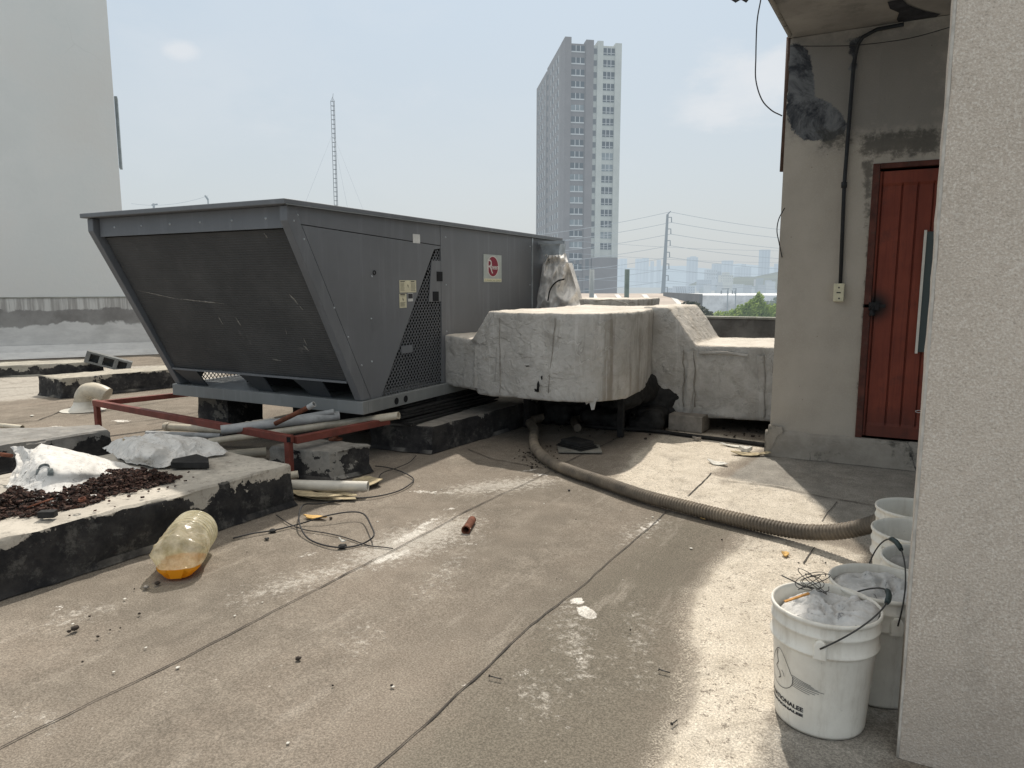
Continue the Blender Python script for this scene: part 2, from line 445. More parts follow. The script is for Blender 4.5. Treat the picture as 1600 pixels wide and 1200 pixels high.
M['block'] = plain('grey_concrete', (.30, .275, .245), .92, .3, 9, .7, 90, .15, dirt=.3)
M['cmu'] = plain('concrete_block', (.20, .205, .20), .92, .25, 9, .7, 120, .15)
M['parapet'] = plain('parapet_concrete', (.20, .195, .185), .9, .4, 2.5, .4, 30, .15, dirt=.6)
M['parapet_cap'] = plain('parapet_cap', (.34, .34, .30), .9, .3, 4, .4, 30, .15)
def mat_sack():
    s = NT('woven_sack'); P = s.coord(); W = s.warp(P, 8, .12)
    r = s.noise(9, 8, .62, W, 'RIDGED_MULTIFRACTAL'); n = s.noise(11, 7, .7, P)
    c = s.mix(s.step(n, .3, .7), (.54, .53, .505), (.70, .69, .665))
    c = s.mix(s.step(s.noise(24, 7, .75, P), .56, .7, 0, .6), c, (.30, .27, .24))
    for sc_, w_, sd_ in ((5, .008, 2), (11, .010, 6), (21, .014, 3)):
        dk, lt, h_ = s.crease(P, sc_, w_, sd_); c = s.mix(s.math('MULTIPLY', dk, .6), c, (.25, .235, .22))  # shaded fold lines painted into the sack colour
    nb = s.bump(r, .6, .016); nb = s.bump(s.noise(22, 5, .6, W, 'RIDGED_MULTIFRACTAL'), .45, .006, nb); nb = s.bump(s.noise(300, 2, .5, P), .3, .001, nb)
    return s.done(c, .7, nb, .3)
M['sack'] = mat_sack()
def mat_pail():
    s = NT('white_bucket_plastic'); P = s.coord()
    st = s.noise(2, 7, .7, s.coord((8, 8, 1.5))); n = s.noise(7, 7, .7, P)
    c = s.mix(s.step(n, .3, .7), (.70, .675, .61), (.80, .78, .71))
    c = s.mix(s.step(st, .48, .70, 0, .5), c, (.46, .42, .35))
    c = s.mix(s.step(s.noise(35, 7, .78, P), .6, .7, 0, .45), c, (.32, .30, .27))
    nb = s.bump(s.noise(25, 4, .6, P), .12, .003)
    s.b.inputs['Subsurface Weight'].default_value = .0
    return s.done(c, .45, nb, .4)
M['pail'] = mat_pail()
def mat_putty():
    s = NT('dried_putty'); P = s.coord(); W = s.warp(P, 12, .06)
    n = s.noise(16, 8, .7, W); r = s.noise(14, 6, .6, W, 'RIDGED_MULTIFRACTAL')
    c = s.mix(s.step(n, .3, .7), (.42, .42, .41), (.66, .655, .64))
    c = s.mix(s.step(s.noise(30, 7, .75, P), .57, .66, 0, .8), c, (.13, .13, .135))
    c = s.mix(s.step(s.noise(6, 5, .6, P), .6, .8, 0, .4), c, (.4, .35, .27))
    nb = s.bump(r, .7, .012); nb = s.bump(s.noise(70, 5, .7, P), .5, .004, nb)
    return s.done(c, .9, nb, .2)
M['putty'] = mat_putty()
M['wire'] = plain('steel_wire', (.06, .058, .055), .5, .3, 30, 0, spec=.5, metal=.4)
M['cable'] = plain('black_cable', (.03, .03, .032), .6, .3, 30, 0)
M['grip'] = plain('grip_plastic', (.028, .045, .045), .55, .3, 30, .2, 90)
def mat_bottle():
    s = NT('dirty_clear_plastic'); P = s.coord(); W = s.warp(P, 10, .06)
    z = s.pos('Object')[2]
    n = s.noise(14, 8, .72, P)
    c = s.mix(s.step(n, .3, .7), (.56, .52, .36), (.86, .83, .70))
    b = s.b; c2 = s.mix(s.step(s.noise(26, 8, .75, W), .56, .68, 0, .6), c, (.22, .18, .10))
    r = s.noise(9, 5, .55, W, 'RIDGED_MULTIFRACTAL')
    nb = s.bump(r, .8, .014)
    s.put(b.inputs['Base Color'], c2); s.put(b.inputs['Roughness'], .18); s.l.new(nb, b.inputs['Normal'])
    b.inputs['Specular IOR Level'].default_value = .6
    tr = s.new('ShaderNodeBsdfTransparent'); tr.inputs[0].default_value = (.93, .90, .78, 1)
    tl = s.new('ShaderNodeBsdfTranslucent'); s.put(tl.inputs[0], c); 
    m0 = s.new('ShaderNodeMixShader'); m0.inputs[0].default_value = .55
    s.l.new(b.outputs[0], m0.inputs[1]); s.l.new(tl.outputs[0], m0.inputs[2])
    m1 = s.new('ShaderNodeMixShader'); s.put(m1.inputs[0], s.step(n, .3, .75, .5, .2))
    s.l.new(m0.outputs[0], m1.inputs[1]); s.l.new(tr.outputs[0], m1.inputs[2]); s.l.new(m1.outputs[0], s.out.inputs[0])
    return s.m
M['bottle'] = mat_bottle()
def mat_liquid():
    s = NT('amber_liquid')
    tl = s.new('ShaderNodeBsdfTranslucent'); tl.inputs[0].default_value = (.95, .55, .06, 1)
    s.put(s.b.inputs['Base Color'], (.85, .43, .03)); s.b.inputs['Roughness'].default_value = .15
    m = s.new('ShaderNodeMixShader'); m.inputs[0].default_value = .6
    s.l.new(s.b.outputs[0], m.inputs[1]); s.l.new(tl.outputs[0], m.inputs[2]); s.l.new(m.outputs[0], s.out.inputs[0])
    return s.m
M['liquid'] = mat_liquid()
M['foam'] = plain('yellow_foam', (.62, .40, .15), .9, .25, 40, .3, 120)
M['paper'] = plain('old_cardboard', (.48, .40, .26), .9, .35, 14, .3, 60, dirt=.2)
M['flake'] = plain('paint_flake', (.66, .64, .58), .85, .25, 30, .4, 90)
M['soil'] = plain('dark_debris', (.05, .04, .033), .95, .5, 30, .6, 60)
def mat_rubble():
    s = NT('rust_rubble'); oi = s.noise(42, 2, .5)
    c = s.mix(s.step(oi, .4, .6), (.016, .011, .010), (.060, .032, .025))
    c = s.mix(s.step(s.noise(95, 2, .5), .62, .66, 0, .6), c, (.22, .16, .12))
    return s.done(c, .9, s.bump(s.noise(200, 3, .6), .5, .003), .2)
M['rubble'] = mat_rubble()

# ================================================================== THE ROOF
def smooth01(d, w):                       # d: signed distance (negative inside)
    return np.clip(.5 - d / w, 0, 1)
def sdist(X, Y, poly):
    poly = np.array([(p[0], p[1]) for p in poly], float); n = len(poly)
    d = np.full(X.shape, 1e9); inside = np.zeros(X.shape, bool)
    for i in range(n):
        x0, y0 = poly[i]; x1, y1 = poly[(i + 1) % n]
        ex, ey = x1 - x0, y1 - y0; wx, wy = X - x0, Y - y0
        t = np.clip((wx * ex + wy * ey) / (ex * ex + ey * ey + 1e-12), 0, 1)
        d = np.minimum(d, np.hypot(wx - ex * t, wy - ey * t))
        c = ((y0 > Y) != (y1 > Y)) & (X < (x1 - x0) * (Y - y0) / (y1 - y0 + 1e-12) + x0)
        inside ^= c
    return np.where(inside, -d, d)
def axis(knots):
    out = []
    for a, b, st in knots: out.append(np.arange(a, b, st))
    return np.concatenate(out + [np.array([knots[-1][1]])])
def grid_mesh(name, P3, ni, nj, attrs, mat, parent=None, org=(0, 0, 0), smooth=True):
    me = bpy.data.meshes.new(name)
    P3 = P3 - np.array(org)
    me.vertices.add(ni * nj); me.vertices.foreach_set('co', P3.reshape(-1))
    I, J = np.meshgrid(np.arange(ni - 1), np.arange(nj - 1), indexing='ij')
    a = (I * nj + J).ravel(); q = np.stack([a, a + nj, a + nj + 1, a + 1], 1)
    nf = len(q); me.loops.add(nf * 4); me.loops.foreach_set('vertex_index', q.ravel().astype(np.int32))
    me.polygons.add(nf); me.polygons.foreach_set('loop_start', np.arange(0, nf * 4, 4, dtype=np.int32))
    me.polygons.foreach_set('loop_total', np.full(nf, 4, dtype=np.int32))
    me.update(calc_edges=True)
    me.polygons.foreach_set('use_smooth', np.full(nf, smooth))
    for k, v in attrs.items():
        at = me.attributes.new(k, 'FLOAT', 'POINT'); at.data.foreach_set('value', v.ravel().astype(np.float32))
    me.materials.append(mat)
    o = bpy.data.objects.new(name, me); col.objects.link(o)
    if parent is not None: o.parent = parent
    o.location = Vector(org) if parent is None else (Vector(org) - origin_of(parent))
    return o
def G(pts): return [Zp(x, y) for x, y in pts]
def ell(cx, cy, rx, ry, rot=0, n=10):
    r = R(rot)
    return [(cx + rx*math.cos(a)*math.cos(r) - ry*math.sin(a)*math.sin(r), cy + rx*math.cos(a)*math.sin(r) + ry*math.sin(a)*math.cos(r))
            for a in [2*math.pi*k/n for k in range(n)]]
xs = axis([(-19, -5, .12), (-5, .8, .0125), (.8, 5, .12)])
ys = axis([(-3, .9, .12), (.9, 6.2, .0125), (6.2, 9.2, .06)])
X, Yg = np.meshgrid(xs, ys, indexing='ij')
def mask(items):
    v = np.zeros(X.shape)
    for w, poly in items:
        gp = G(poly); bx = [p.x for p in gp]; by = [p.y for p in gp]
        sel = (X > min(bx) - w) & (X < max(bx) + w) & (Yg > min(by) - w) & (Yg < max(by) + w)
        if sel.any(): v[sel] = np.maximum(v[sel], smooth01(sdist(X[sel], Yg[sel], gp), w))
    return v
cream = mask([
    (.34, [(955, 752), (1000, 700), (1050, 670), (1200, 690), (1190, 700), (1110, 740), (1180, 757), (1250, 768), (1300, 815), (1370, 860), (1345, 842), (1240, 826), (1100, 792), (1010, 765)]),
    (.30, [(1165, 838), (1290, 848), (1352, 868), (1290, 905), (1240, 960), (1225, 1050), (1195, 1130), (1180, 1210), (1040, 1300), (1035, 1190), (1075, 1110), (1085, 1010), (1075, 950), (1110, 900)]),
])
dark = mask([(.8, [(600, 1185), (830, 975), (1045, 800), (1160, 828), (1120, 880), (1060, 940), (1080, 1100), (1010, 1260), (640, 1400)])])
greyv = mask([(.16, [(1130, 750), (1190, 712), (1440, 728), (1500, 735), (1500, 900), (1345, 848), (1290, 800), (1255, 775)]),
              (.4, [(1245, 955), (1300, 900), (1400, 900), (1400, 1400), (1190, 1300), (1215, 1120)])])
W = [
    (.020, [(893, 936), (899, 930), (910, 931), (915, 938), (909, 941), (899, 943)]),
    (.020, [(899, 946), (914, 943), (925, 948), (934, 956), (931, 963), (915, 964), (903, 958)]),
    (.022, [(889, 931), (894, 929), (896, 940), (891, 942)]),
]
for e in [(888, 983, 17, 8, 10), (820, 1045, 22, 14, -30), (808, 1052, 13, 8, 0), (905, 1022, 16, 12, 40), (913, 1010, 7, 9, 0), (870, 1115, 10, 14, 20),
          (884, 1135, 10, 6, 0), (728, 1065, 12, 8, -40), (740, 1052, 12, 4, -40), (663, 768, 34, 4, 2), (640, 838, 40, 10, -20), (665, 820, 30, 8, -25),
          (600, 872, 30, 10, -15), (625, 866, 26, 10, -15), (590, 890, 20, 5, -10), (705, 795, 22, 4, -8), (672, 936, 14, 4, -35), (825, 735, 22, 3, -8), (845, 742, 16, 4, 0),
          (1015, 820, 24, 8, -20), (1000, 838, 16, 4, -20), (480, 866, 22, 5, -10), (95, 945, 16, 7, -10), (110, 985, 4, 2, 0), (1015, 985, 12, 6, 0),
          (1010, 1085, 12, 4, 0), (875, 1095, 6, 6, 0), (735, 850, 24, 4, 0), (700, 850, 14, 3, 0), (22, 1120, 18, 18, 0), (825, 1085, 6, 5, 0),
          (605, 905, 18, 3, 0), (700, 770, 18, 3, 0), (612, 880, 16, 5, -30), (642, 800, 6, 2, 0), (740, 660, 5, 2, 0), (190, 658, 22, 3, 0), (90, 667, 24, 3, 0), (115, 643, 26, 2, 0), (20, 690, 30, 3, 0)]:
    W.append((.10, ell(*e)))
white = np.maximum(mask(W[:3]), mask(W[3:]) * .74)
scuff = mask([(.5, ell(*e)) for e in [(640, 850, 150, 40, -15), (900, 1010, 50, 90, -20), (780, 760, 120, 18, -5), (480, 905, 160, 26, -15), (690, 900, 70, 30, -35), (840, 1080, 60, 50, 0),
                                      (1000, 830, 60, 22, -15), (120, 960, 90, 20, -15), (1000, 1010, 40, 90, -10), (60, 1120, 70, 30, 0), (560, 1000, 60, 30, -30), (100, 600, 300, 22, -5)]])
Zg = np.zeros(X.shape)
near = (X > -5.2) & (X < 1.0) & (Yg > .8) & (Yg < 6.3)
Zg = .006 * np.sin(X * 2.1 + .7 * np.sin(Yg * 1.3)) * np.sin(Yg * 1.1 + X) - .004
# cove at the foot of the door building
roof = grid_mesh('roof_floor', np.stack([X, Yg, Zg], -1), len(xs), len(ys),
                 {'cream': cream, 'dark': dark, 'grey': greyv, 'white': white, 'scuff': scuff}, M['roof'])
tag(roof, 'brown grey membrane roof floor with scuffed white paint and bleached cream patches', kind='structure')
body_mat = plain('building_side', (.3, .28, .25), .9, .3, 1, .2, 10)
b = MB(); b.box(-19, 5, -3, 9.2, -8, -.02)
tag(b.build('roof_building', body_mat), 'body of the building under the roof', kind='structure')

# membrane laps: slim bitumen beads, wandering a little
seam_mat = plain('bitumen_bead', (.055, .047, .040), .8, .3, 20, .3, 90)
def seam(name, pts, w=.0032, wob=.006, parent=roof):
    mb = MB(); P = resample([Vector(p) for p in pts], .04); L, Rr = [], []
    for i, p in enumerate(P):
        a = P[max(i-1, 0)]; c = P[min(i+1, len(P)-1)]; t = (c - a).normalized(); n = Vector((-t.y, t.x, 0))
        o = n * (fbm((p.x * 1.7, p.y * 1.7, 3)) * wob * 2)
        ww = w * (.55 + .9 * abs(fbm((p.x * 5, p.y * 5, 9))))
        z = .0095 + (.006 * math.sin(p.x*2.1 + .7*math.sin(p.y*1.3)) * math.sin(p.y*1.1 + p.x) - .004) - .004
        L.append(p + o + n * ww + Vector((0, 0, z))); Rr.append(p + o - n * ww + Vector((0, 0, z)))
    for i in range(len(P) - 1): mb.quad(L[i], Rr[i], Rr[i+1], L[i+1])
    return mb.build(name, seam_mat, parent)
seam('membrane_seam', [Zp(-60, 1200), Zp(0, 1168), Zp(300, 1020), Zp(560, 887), Zp(720, 805), Zp(862, 735)])
seam('membrane_seam', [Zp(560, 1218), Zp(583, 1200), Zp(660, 1132), Zp(740, 1060), Zp(830, 975), Zp(900, 922), Zp(960, 872), Zp(1045, 797)])
seam('membrane_seam', [Zp(1075, 775), Zp(1112, 738)], .005)
seam('membrane_seam', [Zp(1128, 752), Zp(1215, 762), Zp(1290, 778), Zp(1380, 792), Zp(1440, 800)], .004)
seam('membrane_seam', [Zp(1283, 815), Zp(1310, 783)], .003)
seam('membrane_seam', [Zp(1253, 880), Zp(1272, 853)], .004)
seam('membrane_seam', [Zp(732, 702), Zp(770, 718), Zp(850, 732)], .004)
seam('membrane_seam', [Zp(880, 724), Zp(930, 700), Zp(980, 678)], .004)
for pts in ([(-40, 668), (60, 657), (110, 636), (150, 620)], [(-40, 637), (60, 628), (140, 619)], [(170, 665), (250, 655), (330, 640)], [(0, 606), (60, 603)], [(190, 610), (262, 602)], [(170, 690), (250, 680)]):
    seam('membrane_seam', [Zp(x, y) for x, y in pts], .006)
for xx in (-4.05, -5.05, -6.05, -7.1, -8.1, -9.1, -10.2):
    seam('membrane_seam', [(xx, 4.2, 0), (xx - .02, 6, 0), (xx, 8.9, 0)], .005)

# ------------------------------------------------------------------ curbs and plinths
def curb_obj(name, corners, z1, mat, label, cat, group=None, z0=0.0, rough=.012, batter=.03, sub=.06):
    """low concrete curb: plan corners (counter-clockwise), worn edges"""
    c = [Vector((p[0], p[1])) for p in corners]; ctr = sum(c, Vector((0, 0))) / len(c)
    mb = MB(); ring = []
    for i in range(len(c)):
        a, b_ = c[i], c[(i + 1) % len(c)]; n = max(1, int((b_ - a).length / sub))
        for k in range(n): ring.append((a.lerp(b_, k / n), k == 0))
    levels = [z0 + (z1 - z0) * t for t in (0, .12, .3, .5, .7, .88)]
    K = len(ring)
    for li, z in enumerate(levels + [z1 - .012, z1]):
        off = batter * (1 - li / 5) if li < 6 else 0
        for (p, cor) in ring:
            d = (p - ctr).normalized()
            inset = .010 if li == 7 else 0
            q = p + d * (off * (.5 + .5 * (li == 0)) - inset)
            w = rough * fbm((p.x * 6, p.y * 6, z * 9 + li * .3)) + rough * .6 * fbm((p.x * 23, p.y * 23, z * 30))
            q = q + d * w
            mb.v.append(Vector((q.x, q.y, z + (rough * .5 * fbm((p.x * 5, p.y * 5, 7)) if li >= 6 else 0))))
    for li in range(7):
        for k in range(K): mb.face((li*K + k, li*K + (k+1) % K, (li+1)*K + (k+1) % K, (li+1)*K + k), True)
    n0 = len(mb.v); prev = [7*K + k for k in range(K)]
    for t in (.75, .5, .25):
        cur = []
        for (p, cor) in ring:
            q = ctr + (p - ctr) * t * .99
            cur.append(len(mb.v)); mb.v.append(Vector((q.x, q.y, z1 + rough * .6 * fbm((q.x * 4, q.y * 4, 2)))))
        for k in range(K): mb.face((prev[k], prev[(k+1) % K], cur[(k+1) % K], cur[k]), True)
        prev = cur
    mb.v.append(Vector((ctr.x, ctr.y, z1))); t0 = len(mb.v) - 1
    for k in range(K): mb.face((prev[k], prev[(k+1) % K], t0))
    o = mb.build(name, mat, origin=(ctr.x, ctr.y, z0)); es = o.modifiers.new('arris', 'EDGE_SPLIT'); es.split_angle = R(28)
    return tag(o, label, cat, group)
def quadc(A, B, C, D): return [A, B, C, D]
mc25 = mat_curb('curb_paint', .25)
bigcurb = curb_obj('concrete_curb', [(-3.20, 1.48), (-3.05, 3.01), (-4.22, 3.14), (-4.37, 1.60)], .25, mc25,
                   'long concrete curb carrying rusty debris, white top and black tar sides, nearest at left', 'curb', rough=.014)
mc20 = mat_curb('plinth_paint', .20, .02, (.36, .35, .32), .42)
c2 = [(-5.20, 2.96), (-5.32, 3.42), (-7.0, 3.62), (-6.9, 3.05)]
slab2 = curb_obj('concrete_curb', [tuple(Zp(171, 671, .19)[:2]), tuple(Zp(157, 664.5, .19)[:2]), tuple(Zp(-60, 671, .19)[:2]), tuple(Zp(-60, 706, .19)[:2])], .19, mat_curb('grey_curb_paint', .19, .25, (.33, .32, .30), .3),
                 'grey concrete curb behind the white sacks at the left edge', 'curb')
pA = Zp(96, 616); pB = Zp(55, 613)
curb_obj('concrete_curb', [tuple(Zp(x, y, .23)[:2]) for x, y in ((96, 591.5), (285, 575.5), (275, 570), (60, 587))], .23, mat_curb('far_curb_paint', .23, .05, (.50, .46, .38), .3),
         'dark-sided roof curb with pale top ending beside the big grey unit', 'curb')
pA = Zp(160, 577)
curb_obj('concrete_curb', [tuple(Zp(x, y, .16)[:2]) for x, y in ((160, 565.5), (146, 561), (-80, 568), (-80, 575))], .16, mat_curb('back_curb_paint', .16, .08, (.48, .45, .38), .42),
         'farthest dark roof curb with flaking pale top by the left wall', 'curb')
curb_obj('concrete_plinth', [(-3.60, 4.44), (-3.05, 4.50), (-2.86, 6.3), (-3.50, 6.3)], .21, mat_curb('support_paint', .21, -.12, (.30, .285, .26), .28),
         'black tarred concrete plinth with chipped top under the wrapped duct', 'plinth', rough=.016)
pier = curb_obj('concrete_pier', [(-3.70, 3.47), (-3.22, 3.53), (-3.13, 3.83), (-3.62, 3.80)], .20, mat_curb('pier_paint', .20, .36, (.33, .315, .285), .62),
                'short concrete pier with peeling black tar under the red frame corner', 'pier', rough=.013)
curb_obj('concrete_pier', [(-5.32, 4.20), (-4.98, 4.22), (-4.98, 4.6), (-5.34, 4.6)], .36, mat_curb('rear_pier_paint', .36, .2, (.16, .15, .13), .5),
         'dim concrete pier holding up the left end of the grey unit', 'pier')
curb_obj('concrete_pier', [(-3.62, 5.0), (-3.34, 5.0), (-3.34, 5.5), (-3.62, 5.5)], .36, M['rubber'], 'dark pier under the middle of the grey unit', 'pier', z0=.2)
# packing under the unit's rail
b = MB()
for i in range(6):
    z = .21 + i * .023
    y0 = 4.46 + random.uniform(-.05, .06); x1 = -3.19 - i * .03 + random.uniform(-.02, .02)
    a = Matrix.Translation((-3.45, 5.1, z)) @ Matrix.Rotation(R(random.uniform(-2.5, 2.5)), 4, 'Z') @ Matrix.Rotation(R(random.uniform(-1, 1)), 4, 'X')
    b.box(-.26, x1 + 3.45, y0 - 5.1, .75, 0, .016, a)
tag(b.build('rubber_packing', M['rubber']), 'layered black rubber strips packed between plinth and the unit base rail', 'packing strips')
# ================================================================== THE BIG UNIT
UX0, UX1, UY0, UYS = -5.38, -3.35, 3.38, 5.14
UZ = 1.83
unit = thing('rooftop_unit', (-4.37, 5.5, .36), 'big dark grey rooftop air conditioning unit with sloped coil front and round red badge', 'air conditioner')
def part(mb, name, mat, parent=unit): return mb.build(name, mat, parent)
YB = 4.03                                  # foot of the slope
# base rail
b = MB()
b.box(UX0 - .02, UX1 + .03, YB - .02, YB + .04, .36, .455)
b.box(UX1 - .03, UX1 + .03, YB + .042, 6.95, .36, .455)
b.box(UX0 - .02, UX0 + .04, YB + .042, 7.6, .36, .455)
b.box(UX0 + .042, UX1 - .032, YB + .042, 7.6, .42, .452)
br = bevel(part(b, 'base_rail', M['rail']), .004)
for yy in (4.41, 4.53):
    b = MB(); c = Vector((UX1 + .0325, yy, .405)); n = len(b.v)
    for k in range(16): a = 2*math.pi*k/16; b.v.append(c + Vector((0, math.cos(a) * .028, math.sin(a) * .028)))
    b.face(range(n, n + 16)); b.build('fork_hole', M['void'], br)
# top lid
b = MB(); b.box(UX0 - .03, UX1 + .025, UY0 - .05, 7.62, UZ - .034, UZ)
lid = bevel(part(b, 'lid', M['unit']), .006)
b = MB(); b.box(UX1 + .0255, UX1 + .03, UY0 - .04, 7.6, UZ - .037, UZ - .03); b.build('drip_edge', M['rail'], lid)
# front fascia, slightly tucked under the lid
b = MB(); b.box(UX0 + .075, UX1 - .045, UY0 + .035, UY0 + .06, 1.66, UZ - .036)
fas = part(b, 'fascia', M['unit'])
for i in range(6):
    b = MB(); c = Vector((UX0 + .25 + i * .31, UY0 + .035, 1.725)); b.lathe([(0, .006), (.006, .004), (.009, 0)], 8, c, Matrix.Rotation(R(90), 4, 'X'))
    b.build('screw', M['galv'], fas)
# side panels: strip + slanted cheek
def side(x, s):
    """s=+1 right side, -1 left side"""
    th = .02 * -s
    b = MB(); b.prism([(x, UY0 + .0, UZ - .036), (x, UY0 + .0, 1.69), (x, UYS - .012, 1.628), (x, UYS - .012, UZ - .036)], (th, 0, 0))
    top = part(b, 'upper_panel', M['unit'])
    ch = [(x, UY0 + .10, 1.678), (x, YB + .10, .458), (x, YB + .245, .458), (x, UYS - .10, 1.585), (x, UYS - .012, 1.60), (x, UYS - .012, 1.62)]
    b = MB(); b.prism([(x, UY0 + .116, 1.680), (x, YB + .115, .458), (x, YB + .235, .458), (x, UYS - .13, 1.59), (x, UYS - .016, 1.605), (x, UYS - .016, 1.622)], (th, 0, 0))
    part(b, 'side_panel', M['unit'])
    # corner post following the slope
    b = MB(); e = .004 * s
    b.prism([(x + e, UY0 - .01, UZ - .037), (x + e, UY0 - .01, 1.70), (x + e, YB - .0, .458), (x + e, YB + .108, .458), (x + e, UY0 + .108, 1.684), (x + e, UY0 + .108 - .05, UZ - .037)][:6], (-.065 * s, 0, 0))
    bevel(part(b, 'corner_post', M['unit']), .005)
side(UX1, 1); side(UX0, -1)
# coil
b = MB()
p0 = Vector((0, UY0 + .075, 1.655)); p1 = Vector((0, YB - .05, .61)); nrm = Vector((0, (p0 - p1).z, -(p0 - p1).y)).normalized()
b.prism([(UX0 + .07, *p0.yz), (UX0 + .07, *p1.yz), (UX0 + .07, *(p1 + nrm * .05).yz), (UX0 + .07, *(p0 + nrm * .05).yz)], (UX1 - UX0 - .14, 0, 0))
coil = part(b, 'condenser_coil', M['coil'])
b = MB(); b.box(UX0 + .07, UX1 - .07, YB - .075, YB - .0, .592, .607); part(b, 'coil_tray', M['unit'])
def scar(px, py, px2, py2, w):
    # a bruise lying on the coil plane
    def on(px, py):
        r = Vector(ray(px, py)); n = nrm; o = Vector((0, 0, H)); q = Vector((0, p0.y, p0.z)) - n * .0025
        t = n.dot(q - o) / n.dot(r); return o + r * t
    a, c = on(px, py), on(px2, py2); d = (c - a); L = d.length; d.normalize(); s_ = d.cross(nrm)
    b = MB(); K = max(4, int(L / .02)); up, dn = [], []
    for i in range(K + 1):
        t = i / K; ww = w * math.sin(math.pi * min(max(t, .04), .96)) * (.45 + random.random() * .7)
        m = a + d * L * t + s_ * (random.uniform(-.3, .3) * w); up.append(m + s_ * ww); dn.append(m - s_ * ww)
    for i in range(K): b.quad(up[i], up[i+1], dn[i+1], dn[i])
    b.build('bent_fin_patch', M['fins'], coil)
for q in [(212, 453, 285, 469, .005), (270, 466, 355, 475, .006), (341, 494, 349, 508, .008), (368, 495, 377, 510, .009), (452, 459, 466, 476, .010), (468, 478, 474, 485, .008),
          (474, 528, 480, 540, .009), (474, 540, 484, 549, .010), (425, 561, 440, 564, .008), (412, 364, 418, 372, .007), (163, 385, 170, 392, .006), (446, 513, 448, 523, .003)]: scar(*q)
# gussets in the gap under the coil
for i, (x0, x1) in enumerate([(-5.30, -5.02), (-4.52, -4.26), (-3.95, -3.66)]):
    b = MB(); b.prism([(x0, YB - .07, .591), (x1, YB - .07, .591), (x1, YB + .03, .457), (x0 + .10, YB + .03, .457)], (0, .012, 0))
    part(b, 'gusset', M['unit_dark'])
# interior
b = MB(); b.box(UX0 + .03, UX1 - .03, UYS - .03, UYS - .005, .46, UZ - .04); part(b, 'bulkhead', M['void'])
b = MB()
b.prism([(UX0 + .5, 4.35, .46), (UX0 + .5, 4.9, .46), (UX0 + .5, 4.98, 1.5), (UX0 + .5, 4.85, 1.5)], (1.3, 0, 0)); part(b, 'rear_coil', M['void'])
for cx, cy in ((-3.75, 4.85), (-4.1, 4.9)):
    b = MB(); b.lathe([(0, .455), (.11, .455), (.12, .48), (.12, .78), (.10, .84), (.04, .88), (0, .885)], 20, (cx, cy, 0))
    part(b, 'compressor', M['unit_dark'])
# expanded metal guard over the open triangle, both sides
def clip_seg(a, c, poly):
    """clip segment to convex polygon (2D tuples, ccw)"""
    t0, t1 = 0.0, 1.0; d = (c[0] - a[0], c[1] - a[1]); n = len(poly)
    for i in range(n):
        p, q = poly[i], poly[(i+1) % n]; e = (q[0]-p[0], q[1]-p[1]); nx, ny = -e[1], e[0]
        num = nx * (a[0]-p[0]) + ny * (a[1]-p[1]); den = nx * d[0] + ny * d[1]
        if abs(den) < 1e-12:
            if num < 0: return None
        else:
            t = -num / den
            if den > 0: t0 = max(t0, t)
            else: t1 = min(t1, t)
    if t0 >= t1: return None
    return (a[0] + d[0]*t0, a[1] + d[1]*t0), (a[0] + d[0]*t1, a[1] + d[1]*t1)
def guard(x, s):
    tri = [(YB + .235, .458), (UYS - .015, .458), (UYS - .015, 1.595), (UYS - .105, 1.585)]
    b = MB(); w, h = .040, .046
    lines = []
    for i in range(-60, 90):
        y = YB + i * w
        lines.append(((y, .44), (y + 1.3 * w / h, 1.74))); lines.append(((y, .44), (y - 1.3 * w / h, 1.74)))
    for a, c in lines:
        r = clip_seg(a, c, tri)
        if not r: continue
        (ya, za), (yc, zc) = r; d = Vector((0, yc - ya, zc - za)).normalized(); n = Vector((0, -d.z, d.y)) * .0035
        A, C = Vector((x - .006 * s, ya, za)), Vector((x - .006 * s, yc, zc))
        b.prism([A - n, C - n, C + n, A + n], (-.003 * s, 0, 0))
    return part(b, 'mesh_guard', M['unit'])
guard(UX1, 1); guard(UX0, -1)
b = MB(); b.box(UX1 - .012, UX1 + .003, UYS - .034, UYS + .01, .458, UZ - .037); part(b, 'centre_post', M['unit'])
b = MB(); b.box(UX1 - .004, UX1 + .002, UYS - .22, UYS - .036, 1.16, 1.50); b.v = [Vector((v.x, v.y + (.05 if (v.z > 1.3 and v.y < UYS - .1) else 0), v.z)) for v in b.v]
swp = part(b, 'switch_plate', M['unit'])
for (px, py) in ((687, 432), (681, 463)):
    b = MB(); c = Xp(px, py, UX1 + .004); b.box(c.x - .002, c.x + .002, c.y - .042, c.y + .042, c.z - .040, c.z + .040)
    b.build('switch_opening', M['void'], swp)
b = MB(); c = Xp(634, 546, UX1); b.box(UX1 - .003, UX1 + .003, c.y - .06, c.y + .09, c.z - .03, c.z + .03); part(b, 'name_plate', M['unit'])
